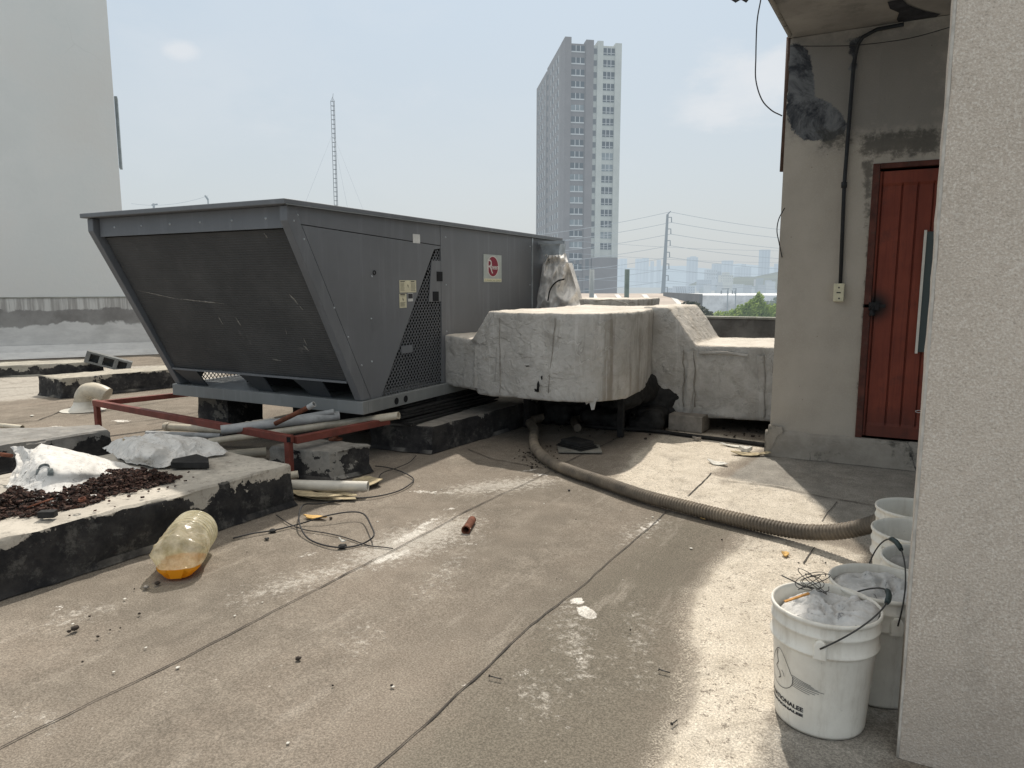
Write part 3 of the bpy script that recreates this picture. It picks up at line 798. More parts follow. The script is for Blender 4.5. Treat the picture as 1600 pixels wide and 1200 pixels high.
# rear cabinet
b = MB(); b.box(UX0, UX1 - .002, UYS + .012, 6.86, .457, UZ - .036); cab = bevel(part(b, 'rear_cabinet', M['unit']), .004)
b = MB(); b.box(UX0, UX1 - .006, 6.864, 7.5, .457, UZ - .036); bevel(part(b, 'blower_cabinet', M['unit']), .004)
b = MB(); b.box(UX1 - .001, UX1 + .004, 6.855, 6.885, .46, UZ - .04); part(b, 'cover_strip', M['galv'])
for z in (1.7, 1.3, .9, .6):
    for y in (UYS + .05, 6.82):
        b = MB(); b.lathe([(0, .005), (.006, .004), (.008, 0)], 8, (UX1 - .002, y, z), Matrix.Rotation(R(90), 4, 'Y'))
        part(b, 'screw', M['galv'])
for px, py in [(459, 345), (475, 374), (522, 481), (544, 527), (565, 571), (581, 432), (580, 498), (581, 565), (465, 336)]:
    b = MB(); c = Xp(px, py, UX1 + .002); b.lathe([(0, .005), (.006, .004), (.008, 0)], 8, c, Matrix.Rotation(R(90), 4, 'Y')); part(b, 'screw', M['galv'])
b = MB(); c = Xp(585, 426, UX1 + .002); b.lathe([(.009, .0), (.016, .004), (.019, 0)], 14, c, Matrix.Rotation(R(90), 4, 'Y')); part(b, 'cable_grommet', M['black'])
# stickers
def plate(px0, py0, px1, py1, x, name, mat, parent=unit, t=.002):
    a = Xp(px0, (py0 + py1) / 2, x); c = Xp(px1, (py0 + py1) / 2, x); m = (px0 + px1) / 2
    z1 = Xp(m, py0, x).z; z0 = Xp(m, py1, x).z
    b = MB(); b.box(x, x + t, a.y, c.y, z0, z1); return b.build(name, mat, parent), a.y, c.y, z0, z1
plate(645, 366, 656, 380, UX1 + .0005, 'white_label', M['label2'])
s1, *q1 = plate(624, 438, 650, 457, UX1 + .0005, 'warning_label', M['label'])
s2, *q2 = plate(624, 459, 635, 481, UX1 + .0005, 'warning_label', M['label'])
s3, *q3 = plate(637, 458, 645, 471, UX1 + .0008, 'warning_label', M['label2'])
for sobj, (ya, yb, za, zb), inv in ((s1, q1, 0), (s2, q2, 0), (s3, q3, 1)):
    b = MB(); x = UX1 + .0035; W_ = yb - ya; Hh = zb - za
    if inv: b.box(x - .0008, x, ya + .004, yb - .004, za + Hh * .35, zb - .004)
    else:
        for cx in ([.05, .68] if W_ > .1 else [.12]):
            cw = .27 if W_ > .1 else .76
            for k, zz in enumerate([.88, .76, .66, .56, .46, .36, .26, .14] if W_ > .1 else [.92, .84, .36, .28, .2, .12]):
                b.box(x - .001, x, ya + W_ * cx, ya + W_ * (cx + cw * random.uniform(.75, 1)), za + Hh * zz, za + Hh * (zz + (.06 if k == 0 else .025)))
        cx = ya + W_ * .5; cz = za + Hh * (.55 if W_ > .1 else .6); s = .012
        b.prism([(x, cx - s * .4, cz + s), (x, cx + s * .5, cz - s * .1), (x, cx + s * .1, cz - s * .2), (x, cx + s * .6, cz - s * 1.3), (x, cx - s * .4, cz - s * .2)], (-.001, 0, 0))
    b.build('printing', M['ink'], sobj)
# round badge
lp, ya, yb, za, zb = plate(755, 398, 783, 441, UX1 - .0015, 'logo_plate', M['logo_plate'], cab, .005)
xl = UX1 + .0038
def ell_plate(cy, cz, ry, rz, x, name, mat, hole=None):
    b = MB(); n = len(b.v)
    for k in range(40): a = 2*math.pi*k/40; b.v.append(Vector((x, cy + ry*math.cos(a), cz + rz*math.sin(a))))
    b.face(range(n, n + 40)); return b.build(name, mat, lp)
cyl = (ya + yb) / 2 + .0; Hl = zb - za; czl = za + Hl * .57; Wl = yb - ya
ell_plate(cyl, czl, Wl * .335, Hl * .385, xl + .0005, 'logo_ring', M['logo_white'])
ell_plate(cyl, czl, Wl * .295, Hl * .355, xl + .0012, 'logo_disc', M['logo_red'])
def text_mesh(txt, size, extrude=0.0, bold=0.0, xscale=1.0, shear=0.0):
    cu = bpy.data.curves.new('lettering', 'FONT'); cu.body = txt; cu.size = size; cu.offset = bold; cu.shear = shear
    ob = bpy.data.objects.new('lettering', cu); col.objects.link(ob)
    dg = bpy.context.evaluated_depsgraph_get(); me = bpy.data.meshes.new_from_object(ob.evaluated_get(dg))
    bpy.data.objects.remove(ob); bpy.data.curves.remove(cu)
    xs_ = [v.co.x for v in me.vertices]; x0 = min(xs_)
    for v in me.vertices: v.co.x = (v.co.x - x0) * xscale
    me.name = 'lettering'; return me
def place_text(me, fn, mat, parent, name='lettering'):
    org = origin_of(parent)
    for v in me.vertices: v.co = fn(v.co.x, v.co.y) - org
    me.materials.append(mat); o = bpy.data.objects.new(name, me); col.objects.link(o); o.parent = parent; return o
me = text_mesh('heem', Hl * .26, bold=.0012)
wd = max(v.co.x for v in me.vertices)
place_text(me, lambda u, v: Vector((xl + .0022, cyl - Wl * .09 + u * (Wl * .44 / wd), czl - Hl * .10 + v)), M['logo_white'], lp)
me = text_mesh('R', Hl * .74, bold=-.001, shear=.0); wd = max(v.co.x for v in me.vertices)
place_text(me, lambda u, v: Vector((xl + .0027, cyl - Wl * .30 + u * (Wl * .30 / wd), czl - Hl * .25 + v)), M['logo_white'], lp)
b = MB(); b.box(xl, xl + .0008, ya + .006, yb - .006, za + .006, za + Hl * .13); pb = b.build('logo_band', M['label'], lp)
me = text_mesh('COMMERCIAL GRADE', Hl * .085); wd = max(v.co.x for v in me.vertices)
place_text(me, lambda u, v: Vector((xl + .0015, ya + .015 + u * ((Wl - .03) / wd), za + Hl * .035 + v)), plain('badge_green', (.16, .22, .12), .6, .1, 20, 0), lp)

# ================================================================== THE WRAPPED DUCTS
tex = bpy.data.textures.new('wrap_folds', 'CLOUDS'); tex.noise_scale = .30; tex.noise_depth = 4
tex2 = bpy.data.textures.new('wrap_lumps', 'CLOUDS'); tex2.noise_scale = .05; tex2.noise_depth = 3
tex3 = bpy.data.textures.new('wrap_creases', 'MUSGRAVE'); tex3.musgrave_type = 'RIDGED_MULTIFRACTAL'; tex3.noise_scale = .45; tex3.octaves = 4; tex3.lacunarity = 2.2; tex3.dimension_max = .9
def soften(o, voxel=.025, big=.014, small=.004, crease=.007):
    m = o.modifiers.new('weld', 'REMESH'); m.mode = 'VOXEL'; m.voxel_size = voxel; m.use_smooth_shade = True
    m = o.modifiers.new('round', 'SMOOTH'); m.factor = .5; m.iterations = 2
    for t, s in ((tex, big), (tex2, small), (tex3, crease)):
        d = o.modifiers.new('fold', 'DISPLACE'); d.texture = t; d.strength = s; d.mid_level = .5 if t is not tex3 else .0; d.texture_coords = 'LOCAL'
    return o
duct1 = thing('wrapped_duct', (-2.5, 5.8, .4), 'large bulging air duct in weathered grey canvas wrap beside the unit', 'air duct')
b = MB()
plan = [(-2.98, 5.07), (-2.6, 5.02), (-2.28, 5.01), (-2.05, 5.06), (-1.89, 5.19), (-1.80, 5.42), (-1.80, 5.80), (-1.98, 7.1), (-2.98, 7.2)]
plan = [tuple(v[:2]) for v in spline([(x, y, 0) for x, y in plan[:7]], 6)] + plan[7:]
b.prism([(x, y, .40) for x, y in plan], (0, 0, .47)); b.prism([(max(x, -2.84), y, .86) for x, y in plan if x > -2.9] + [(-2.84, 7.2, .86)], (0, 0, .22))
b.prism([(-3.36, 5.17, .44), (-2.9, 5.08, .41), (-2.9, 5.9, .41), (-3.36, 5.9, .44)], (0, 0, .43))
b.prism([(-3.04, 5.075, .84), (-2.80, 5.05, .84), (-2.80, 5.05, 1.08), (-2.86, 5.06, 1.08)], (0, 1.9, 0))
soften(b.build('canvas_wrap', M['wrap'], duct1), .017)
def band(pts, parent, r=.006, name='seam_band'):
    b = MB(); b.tube(pts, r, 6); return b.build(name, M['wrapseam'], parent)
M['wrapseam'] = plain('wrap_seam', (.30, .285, .255), .85, .4, 30, .5, 90)
M['tear'] = plain('torn_wrap', (.02, .02, .02), .95, .4, 30, .5, 90)
for px, y in ((862, 5.008), (781, 5.035)):
    pts = [Yp(px + (6 - k * 1.3 if px > 800 else 0) + random.uniform(-1, 1), 497 + k * 13, y - .005) for k in range(10)]
    band([p for p in pts], duct1, .004)
def lap(pxs, pys, y, w, parent, proud=.010):
    # overlapping strip of wrap, proud of the duct side
    b = MB(); P = [Yp(x, q, y - proud) for x, q in zip(pxs, pys)]; P = spline(P, 6); V_ = Vector((0, 0, 1)) if abs(pxs[-1] - pxs[0]) > abs(pys[-1] - pys[0]) else Vector((1, 0, 0))
    for i, p in enumerate(P):
        o_ = Vector((0, .004 * fbm((p.x * 9, p.z * 9, 4)), 0)); ww = w * (1 + .25 * fbm((i * .21, 3, y)))
        for t, dy in ((-1, .012), (-.9, 0), (-.3, -.002), (.3, .001), (.9, 0), (1, .012)): b.v.append(p + V_ * ww * t + o_ + Vector((0, dy, 0)))
    for i in range(len(P) - 1):
        for k in range(5): b.face((i*6 + k, i*6 + k + 1, (i+1)*6 + k + 1, (i+1)*6 + k), True)
    b.build('wrap_strip', M['wrap'], parent)
lap([868, 864, 858], [499, 560, 622], 5.02, .035, duct1); lap([783, 779, 776], [498, 560, 612], 5.045, .03, duct1); lap([744, 743], [540, 606], 5.075, .02, duct1)
def tear(px, py, w, h, y, parent):
    b = MB(); c = Yp(px, py, y - .03); n = len(b.v)
    for k in range(12):
        a = 2*math.pi*k/12; rr = random.uniform(.5, 1.2)
        b.v.append(c + Vector((math.cos(a)*w*rr, 0, math.sin(a)*h*rr)))
    b.face(range(n, n+12)[::-1]); b.build('tear', M['tear'], parent)
tear(841, 603, .014, .045, 5.00, duct1); tear(846, 590, .010, .02, 5.00, duct1); tear(838, 610, .02, .015, 5.0, duct1); tear(824, 572, .03, .007, 5.0, duct1)

b = MB(); fl_ = [(912, 624), (916, 632), (921, 629), (924, 641), (928, 640), (931, 627), (936, 622)]
b.prism([Yp(x, y, 5.12) for x, y in fl_], (0, .01, 0)); b.build('torn_flap', M['wrap'], duct1)
b = MB(); b.tube([Yp(1007, 482 + k * 12, 5.72) for k in range(12)], [.012 + .006 * fbm((k * .7, 1, 1)) for k in range(12)], 6); b.build('dirt_crease', M['tear'], duct1) if False else None
duct2 = thing('wrapped_duct', (-1.2, 6.9, .1), 'lower canvas-wrapped air duct running right from the bulging one to the door building', 'air duct')
b = MB()
Y2 = 6.38
b.prism([Yp(x, y, Y2) for x, y in [(1046, 640), (1060, 648), (1075, 651), (1225, 659), (1225, 544), (1084, 540), (1060, 503), (1044, 481), (1006, 479), (1004, 560), (1018, 598)]], (0, 1.1, 0))
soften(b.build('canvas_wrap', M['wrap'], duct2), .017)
for px, off in ((1068, 0), (1085, 0)):
    band([Yp(px + random.uniform(-1.5, 1.5), 546 + k * 10, Y2 - .02) for k in range(10)], duct2, .005)
lap([1080, 1078, 1074], [548, 600, 646], Y2 - .01, .04, duct2); lap([1092, 1130, 1168], [552, 551, 556], Y2 - .01, .012, duct2, .018); lap([1188, 1190, 1190], [556, 600, 652], Y2 - .01, .03, duct2)
# dark stands beneath the ducts
st = thing('duct_stand', (-2.4, 6.2, 0), 'dark steel stand in shadow under the bulging duct', 'stand')
for (x, y) in ((-2.85, 5.75), (-1.95, 5.75), (-2.85, 6.8), (-1.95, 6.8)):
    b = MB(); b.box(x - .025, x + .025, y - .025, y + .025, .004, .40); b.build('leg', M['rubber'], st)
b = MB(); b.box(-2.9, -1.9, 5.72, 5.78, .36, .40); b.build('cross_bar', M['rubber'], st)
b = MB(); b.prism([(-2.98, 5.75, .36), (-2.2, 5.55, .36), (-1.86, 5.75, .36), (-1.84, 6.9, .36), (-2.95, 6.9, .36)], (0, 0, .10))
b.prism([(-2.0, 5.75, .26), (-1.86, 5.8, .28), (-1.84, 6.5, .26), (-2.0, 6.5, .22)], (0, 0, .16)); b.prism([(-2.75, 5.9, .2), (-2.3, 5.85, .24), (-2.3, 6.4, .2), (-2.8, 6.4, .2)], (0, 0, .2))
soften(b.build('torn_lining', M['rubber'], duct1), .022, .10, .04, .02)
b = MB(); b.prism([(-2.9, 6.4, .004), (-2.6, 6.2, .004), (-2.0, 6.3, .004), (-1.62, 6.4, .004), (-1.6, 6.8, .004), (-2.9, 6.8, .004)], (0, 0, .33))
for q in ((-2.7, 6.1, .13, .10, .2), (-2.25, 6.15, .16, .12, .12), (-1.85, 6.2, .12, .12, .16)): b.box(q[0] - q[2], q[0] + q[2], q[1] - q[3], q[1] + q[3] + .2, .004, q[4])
o = soften(b.build('dark_gap_fill', M['rubber']), .022, .16, .05, .03); tag(o, 'added black filler darkening the gap below the bulging duct', 'filler')  # black filler added so the gap under the duct reads dark
b = MB(); b.prism([(-4.95, 4.95, .003), (-3.5, 4.95, .003), (-3.5, 5.15, .003), (-4.95, 5.15, .003)], (0, 0, .345)); tag(b.build('under_unit_blocker', M['rubber']), 'added dark block closing off the lit floor under the grey unit', 'sleeper')  # dark box added to hide the lit floor beyond the unit
b = MB(); b.box(-1.6, -.78, 7.3, 7.45, .01, .14); tag(b.build('dark_gap_bar', M['rubber']), 'added dark bar filling the gap behind the concrete block under the lower duct', 'sleeper')  # dark bar added to deepen the gap under the lower duct
b = MB(); c = Zp(1075, 672); b.box(c.x - .15, c.x + .155, c.y - .10, c.y + .14, .003, .150)
blk = b.build('concrete_block', M['block']); blk.rotation_euler.z = R(-4); bevel(blk, .006)
tag(blk, 'solid grey concrete block under the lower duct', 'concrete block')
# duct behind: hood, canvas sleeve, flat run
duct3 = thing('wrapped_duct', (-3.0, 7.4, .9), 'far air duct with metal hood and crumpled canvas sleeve at the unit end', 'air duct')
b = MB(); b.prism([Yp(843, 379, 7.0), Yp(875, 381, 7.0), Yp(872, 404, 7.0), Yp(852, 408, 7.0)], (0, .16, 0)); b.build('metal_hood', M['galv'], duct3)
b = MB(); a_ = Yp(833, 372, 6.97); c_ = Yp(882, 381, 6.97); b.box(-3.33, c_.x, 6.965, 6.985, c_.z, c_.z + .035); b.build('hood_flange', M['galv'], duct3)
b = MB(); RW, CW = 46, 40
Lp = spline([Vector(p) for p in [(852, 398, 0), (848, 415, 0), (844, 440, 0), (840, 462, 0), (837, 488, 0)]], 12); Rp = spline([Vector(p) for p in [(884, 396, 0), (889, 414, 0), (896, 436, 0), (902, 458, 0), (910, 488, 0)]], 12)
for i in range(RW):
    t = i / (RW - 1) * (len(Lp) - 1); a_ = Lp[int(t)]; c_ = Rp[int(t)]
    for k in range(CW):
        u = k / (CW - 1); q = a_.lerp(c_, u)
        if i == 0: q = q + Vector((0, 6 * noise.noise(Vector((u * 7, 3, 3))) + 5 * math.sin(u * 3.1), 0))
        f = Vector((u * 3.2 + i * .035, i * .055, 2)); rd = 1 - 2 * abs(noise.noise(f)); r2 = 1 - 2 * abs(noise.noise(f * 2.3 + Vector((4, 4, 4))))
        b.v.append(Yp(q.x, q.y, 7.0 + .10 * (2 * u - 1) ** 2 - .10 * rd - .05 * r2))
for i in range(RW - 1):
    for k in range(CW - 1): b.face((i*CW + k, (i+1)*CW + k, (i+1)*CW + k + 1, i*CW + k + 1), True)
M['foilwrap'] = plain('silver_wrap', (.78, .76, .73), .75, .35, 5, .6, 40, .4, dirt=.35)
b.build('canvas_sleeve', M['foilwrap'], duct3)
b = MB(); b.tube(spline([Yp(856, 470, 6.84), Yp(860, 452, 6.84), Yp(870, 440, 6.84), Yp(882, 436, 6.86)], 8), .008, 6); b.build('strap', M['tear'], duct3)
b = MB(); b.prism([Yp(x, y, 7.16) for x, y in [(846, 484), (850, 440), (856, 412), (880, 410), (892, 450), (900, 484)]], (0, .25, 0)); b.build('sleeve_core', M['foilwrap'], duct3)
b = MB(); b.prism([(-2.75, 7.3, .88), (-2.40, 7.6, .88), (-2.40, 8.4, .88), (-3.2, 8.4, .88), (-3.2, 7.3, .88)], (0, 0, .26))
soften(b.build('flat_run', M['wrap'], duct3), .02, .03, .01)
band([Yp(930, 470, 7.25), Yp(955, 468, 7.25), Yp(978, 474, 7.25), Yp(990, 484, 7.2)], duct3, .006, 'strap')

# ================================================================== DOOR BUILDING ON THE RIGHT
WX, WY, WH = -.725, 5.67, 3.04
hut = thing('stair_building', (.9, 6.5, 0), 'rendered grey stair building with red door and deep concrete canopy', 'building')
def wall_attr(U, V, items, w):
    v = np.zeros(U.shape)
    for ww, poly in items:
        pp = [Yp(x, y, WY) for x, y in poly]; v = np.maximum(v, smooth01(sdist(U, V, [(p.x, p.z) for p in pp]), ww))
    return v
DX0, DX1, DZ0, DZ1 = -.135, .80, .20, 2.13
def wall_panel(x0, x1, z0, z1, name):
    us = np.arange(x0, x1 + 1e-6, (x1 - x0) / max(2, round((x1 - x0) / .03))); vs = np.arange(z0, z1 + 1e-6, (z1 - z0) / max(2, round((z1 - z0) / .03)))
    U, V = np.meshgrid(us, vs, indexing='ij')
    att = {'mould': wall_attr(U, V, [(.14, [(1230, 68), (1262, 72), (1270, 100), (1275, 150), (1318, 175), (1322, 205), (1300, 218), (1262, 222), (1236, 205), (1228, 180)]),
                                     (.2, [(1325, 60), (1345, 58), (1338, 110), (1328, 105)])], .2),
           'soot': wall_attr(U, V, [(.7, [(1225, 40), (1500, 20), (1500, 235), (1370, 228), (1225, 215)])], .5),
           'dark': wall_attr(U, V, [(.12, [(1345, 252), (1367, 245), (1360, 400), (1345, 640), (1338, 640), (1352, 400)]), (.25, [(1340, 205), (1480, 195), (1480, 245), (1340, 250)]),
                                    (.10, [(1205, 676), (1340, 690), (1340, 694), (1205, 682)]), (.3, [(1260, 195), (1330, 195), (1330, 240), (1280, 235)])], .2)}
    off = np.zeros(U.shape) + WY
    for i in range(U.shape[0]):
        for j in range(U.shape[1]): off[i, j] += .006 * fbm((U[i, j] * 2, 0, V[i, j] * 2))
    return grid_mesh(name, np.stack([U, off, V], -1), len(us), len(vs), att, M['doorwall'], hut, (float(x0), WY, float(z0)))
wall_panel(WX, DX0, .19, WH, 'front_wall'); wall_panel(DX0, DX1, DZ1, WH, 'front_wall'); wall_panel(DX1, 3.0, .19, WH, 'front_wall')
M['innerwall'] = plain('side_render', (.27, .245, .21), .92, .25, 3, .5, 90)
b = MB(); b.box(WX, WX + .15, WY + .012, 9.0, -.0, WH); b.box(WX + .151, 3, 8.8, 9.0, 0, WH); b.box(2.8, 3.0, WY + .012, 8.79, 0, WH)
b.box(DX0 - .012, DX0 - .001, WY + .013, WY + .12, .19, DZ1 + .05); b.box(DX0, DX1, WY + .013, WY + .12, DZ1 + .001, DZ1 + .05)
b.build('side_wall', M['innerwall'], hut)
# plinth
def mat_plinth():
    s = NT('cracked_plinth'); P = s.coord(); n = s.noise(6, 8, .72, P); f = s.noise(80, 4, .7, P)
    c = s.mix(s.step(n, .3, .7), (.27, .245, .21), (.37, .34, .295)); c = s.mix(s.step(s.noise(4.3, 8, .75, P), .52, .64, 0, .85), c, (.075, .07, .06))
    cr = s.step(s.vor(3.1, 'DISTANCE_TO_EDGE', s.warp(P, 4, .3)), .02, .006)
    c = s.mix(s.math('MULTIPLY', cr, s.step(s.noise(2, 3, .5, P), .5, .6)), c, (.03, .03, .03))
    return s.done(c, .9, s.bump(s.math('ADD', n, f), .8, .008), .2)
M['plinth'] = mat_plinth()
b = MB(); K = 60; prof = [(-.045, 0), (-.037, .03), (-.030, .10), (-.028, .17), (-.020, .19), (.004, .198)]
n0 = 0
for i in range(K + 1):
    x = WX - .03 + (3.03 - WX) * i / K
    for (dy, z) in prof:
        w = .008 * fbm((x * 4, z * 9, 1)); b.v.append(Vector((x, WY + dy + w, z + (.006 * fbm((x*3, 5, 5)) if z > .1 else 0))))
m = len(prof)
for i in range(K):
    for j in range(m - 1): b.face((i*m + j, (i+1)*m + j, (i+1)*m + j + 1, i*m + j + 1), True)
b.quad((WX - .03, WY - .045, 0), (WX - .028, WY - .028, .18), (WX - .028, 9, .18), (WX - .03, 9, 0))
b.build('plinth', M['plinth'], hut)
b = MB(); z = .235
pts = [Yp(x, y, WY - .035) for x, y in [(1201, 664), (1222, 668), (1224, 676), (1214, 682), (1203, 706), (1198, 708), (1197, 690)]]
b.prism(pts, (0, .03, 0)); b.build('broken_corner', M['plinth'], hut)
# canopy: soffit is the ceiling above the door; left edge runs out towards the camera
def mat_soffit():
    s = NT('stained_soffit'); P = s.coord(); n = s.noise(2.0, 8, .7, P)
    c = s.mix(s.step(n, .3, .7), (.24, .228, .21), (.34, .322, .295)); c = s.mix(s.step(s.noise(1.1, 6, .7, P), .5, .68, 0, .7), c, (.05, .05, .05))
    c = s.mix(s.step(s.vor(1.3, 'DISTANCE_TO_EDGE', s.warp(P, 3, .4)), .02, .005, 0, .0), c, (.03, .03, .03))
    return s.done(c, .93, s.bump(n, .5, .02), .15)
M['soffit'] = mat_soffit()
b = MB()
ce = [(-.735, 5.6), (-.765, 4.87), (-.80, 4.0), (-.86, 3.0), (-.90, 1.9), (3.0, 1.9), (3.0, 9.05), (-.735, 9.05)]
b.prism([(x, y, WH + .004) for x, y in ce][::-1], (0, 0, .2)); can = b.build('canopy', M['soffit'], hut)
b = MB(); b.tube([Vector((x + .02, y, WH + .01)) for x, y in ce[:5]], .016, 8); b.build('drip_bead', M['plinth'], can)
b = MB(); b.tube([Yp(1420, 40, 5.5)] + [Vector((x, y, WH - .002)) for x, y in [(-.05, 5.4), (-.10, 5.2), (-.07, 5.0), (-.12, 4.8), (-.09, 4.6)]], [.02, .03, .04, .03, .035, .02, .01], 6)
tmp = b.build('damp_stain', M['darkpipe'], can); tmp.scale = (1, 1, .06); tmp.location.z += (WH - .0) * .94 - tmp.parent.location.z * 0 
bpy.data.objects.remove(tmp)
# soffit stain as a flat irregular patch, a few mm below the slab
M['damp'] = plain('damp_patch', (.035, .036, .042), .95, .5, 12, .3, 60)
b = MB(); pth = [Zp(x, y, WH) for x, y in [(1398, 0), (1404, 10), (1418, 16), (1424, 24), (1436, 28), (1428, 36), (1410, 38)]]
L = []; Rr = []
for i, p in enumerate(pth):
    t = (pth[min(i+1, 6)] - pth[max(i-1, 0)]).normalized(); n_ = Vector((-t.y, t.x, 0)) * ([.04, .05, .05, .09, .12, .10, .04][i]); q = Vector((p.x, p.y, WH - .002)); L.append(q + n_); Rr.append(q - n_)
for i in range(6): b.quad(L[i], L[i+1], Rr[i+1], Rr[i])
b.build('damp_patch', M['damp'], can)
# door
door = thing('door', (.33, WY + .02, DZ0), None, None); door.parent = hut; door.location = Vector((.33, WY + .02, DZ0)) - hut.location
bpy.data.objects.remove(door)
fr = MB()
fr.box(DX0, DX0 + .045, WY - .012, WY + .06, DZ0, DZ1); fr.box(DX1 - .045, DX1, WY - .012, WY + .06, DZ0, DZ1); fr.box(DX0 + .046, DX1 - .046, WY - .012, WY + .06, DZ1 - .035, DZ1)
bevel(fr.build('door_frame', M['doorframe'], hut), .004)
def door_piece(x0, x1, z0, z1, y0, y1):
    us = np.linspace(x0, x1, max(2, int((x1 - x0) / .015) + 1)); vs = np.linspace(z0, z1, max(2, int((z1 - z0) / .03) + 1))
    return us, vs
# door leaf: one mesh with soot attribute, planks with V joints
us = []; x = DX0 + .05; gaps = [Yp(px, 500, WY).x for px in (1364, 1395, 1419, 1443)] + [.42, .51, .6, .69]
grid_x = sorted(set([round(v, 4) for v in np.arange(DX0 + .047, DX1 - .046, .012)] + [round(g + d, 4) for g in gaps for d in (-.007, -.003, .003, .007)]))
vs = np.arange(DZ0 + .015, DZ1 - .036, .02); us = np.array(grid_x)
U, V = np.meshgrid(us, vs, indexing='ij'); Yd = np.full(U.shape, WY + .018)
for g in gaps:
    inside = (np.abs(U - g) < .0045) & (V > DZ0 + .10) & (V < DZ1 - .14); Yd[inside] = WY + .03
stile = (U < gaps[0] - .003) | (V < DZ0 + .10) | (V > DZ1 - .14); Yd[stile & ~(np.abs(U - gaps[0]) < .0045)] = WY + .006
lk = Yp(1366, 478, WY)
soot = np.clip(1.15 - np.hypot((U - lk.x) / .17, (V - lk.z) / .17), 0, 1) ** 1.0
leaf = grid_mesh('door', np.stack([U, Yd, V], -1), len(us), len(vs), {'soot': soot}, M['door'], hut, (float(us[0]), WY, DZ0), smooth=False)
leaf['label'] = 'red planked door with sooty bolt and narrow glass pane'
b = MB(); b.box(lk.x - .07, lk.x + .07, WY - .012, WY + .004, lk.z - .012, lk.z + .012); b.box(lk.x - .035, lk.x + .03, WY - .02, WY + .004, lk.z - .03, lk.z + .025)
b.build('bolt', M['black'], leaf)
b = MB(); b.lathe([(0, 0), (.018, 0), (.02, .006), (.016, .04), (0, .042)], 12, (lk.x - .01, WY - .02, lk.z - .07)); b.tube([(lk.x - .022, WY - .02, lk.z - .03), (lk.x - .022, WY - .02, lk.z - .005), (lk.x - .01, WY - .02, lk.z + .004), (lk.x + .002, WY - .02, lk.z - .005), (lk.x + .002, WY - .02, lk.z - .03)], .004, 6)
b.build('padlock', M['black'], leaf)
ga = Yp(1437, 550, WY); gb = Yp(1446, 362, WY); gx = (ga.x + gb.x) / 2 - .002
M['glass'] = NT('dusty_glass').done((.055, .075, .075), .25, None, .6)
b = MB(); b.box(gx, gx + .30, WY - .004, WY + .010, ga.z, gb.z); gl = b.build('window_pane', M['glass'], leaf)
b = MB(); b.box(gx - .016, gx - .0, WY - .014, WY + .012, ga.z - .01, gb.z + .01); b.build('window_bead', M['pvc_white'], leaf)
b = MB(); c = Yp(1436, 643, WY - .01); b.tube([c + Vector((math.cos(a) * .022, 0, math.sin(a) * .008)) for a in [k * .5 for k in range(13)]] + [c + Vector((.05, 0, .012)), c + Vector((.08, 0, -.02))], .0025, 5)
tag(b.build('string', M['sack']), 'white string loop tied at the red door edge', 'string')
# conduit and junction box
b = MB(); pp = [Yp(1340, 70, WY - .03), Yp(1334, 100, WY - .03), Yp(1326, 200, WY - .025), Yp(1319, 290, WY - .025), Yp(1313, 445, WY - .022)]
b.tube([Zp(1412, 38, WH - .03), Zp(1370, 46, WH - .03), Yp(1348, 58, WY - .08)] + pp, .013, 8); cd = b.build('conduit', M['darkpipe'], hut)
b = MB(); c = Yp(1319, 289, WY - .03); b.lathe([(0, -.02), (.019, -.02), (.019, .02), (0, .02)], 10, c); b.build('coupling', M['darkpipe'], cd)
b = MB(); c0 = Yp(1302, 471, WY); c1 = Yp(1320, 443, WY); b.box(c0.x, c1.x, WY - .045, WY - .001, c0.z, c1.z); jb = bevel(b.build('junction_box', M['label'], hut), .004)
b = MB(); b.box(c0.x + .02, c1.x - .02, WY - .0465, WY - .0455, (c0.z + c1.z)/2 - .004, (c0.z + c1.z)/2 + .004); b.build('slot', M['ink'], jb)
for dz, dx in ((.035, 0), (-.042, .005)):
    b = MB(); b.lathe([(0, .002), (.006, 0)], 8, ((c0.x + c1.x)/2 + dx, WY - .046, (c0.z + c1.z)/2 + dz), Matrix.Rotation(R(90), 4, 'X')); b.build('screw', M['ink'], jb)
# down pipe at the left edge, torn wall edge
b = MB(); b.tube([Yp(1234, 58, WY + .02), Yp(1229, 165, WY + .02), Yp(1223, 268, WY + .02)], .022, 10)
tag(b.build('down_pipe', M['rustpipe'] if 'rustpipe' in M else plain('brown_pipe', (.085, .05, .036), .8, .4, 12, .4, 60)), 'brown rusty down pipe on the left edge of the stair building', 'pipe')
b = MB(); b.tube(spline([Yp(1222, 181, 5.6), Yp(1205, 172, 5.6), Yp(1190, 155, 5.6), Yp(1181, 125, 5.6), Yp(1181, 90, 5.6), Yp(1182, 50, 5.6), Yp(1184, 25, 5.55), Yp(1190, -10, 5.5), Yp(1193, -60, 5.4)], 6), .0045, 6)
tag(b.build('hanging_cable', M['cable']), 'thin black cable hanging from the canopy beside the brown pipe', 'cable')
b = MB(); b.tube(spline([Yp(1226, 325, 5.64), Yp(1217, 342, 5.62), Yp(1214, 360, 5.62), Yp(1217, 378, 5.63), Yp(1222, 402, 5.66)], 6), .004, 6)
tag(b.build('hanging_cable', M['cable']), 'short black cable loop sticking out halfway up the stair building edge', 'cable')
b = MB(); b.tube(spline([Yp(1234, 72, 5.6), Yp(1300, 72, 5.58), Yp(1345, 70, 5.55), Yp(1420, 60, 5.5), Yp(1500, 38, 5.4)], 6), .003, 5)
tag(b.build('slack_wire', M['cable']), 'thin wire strung across the wall just under the canopy', 'wire')
b = MB(); b.tube([Yp(1141, -4, 5.3), Yp(1150, 2, 5.3), Yp(1158, -3, 5.3), Yp(1166, 2, 5.3), Yp(1172, -6, 5.3)], .010, 6)
b.tube([Yp(1172, -6, 5.3), Yp(1193, -60, 5.4)], .004, 5)
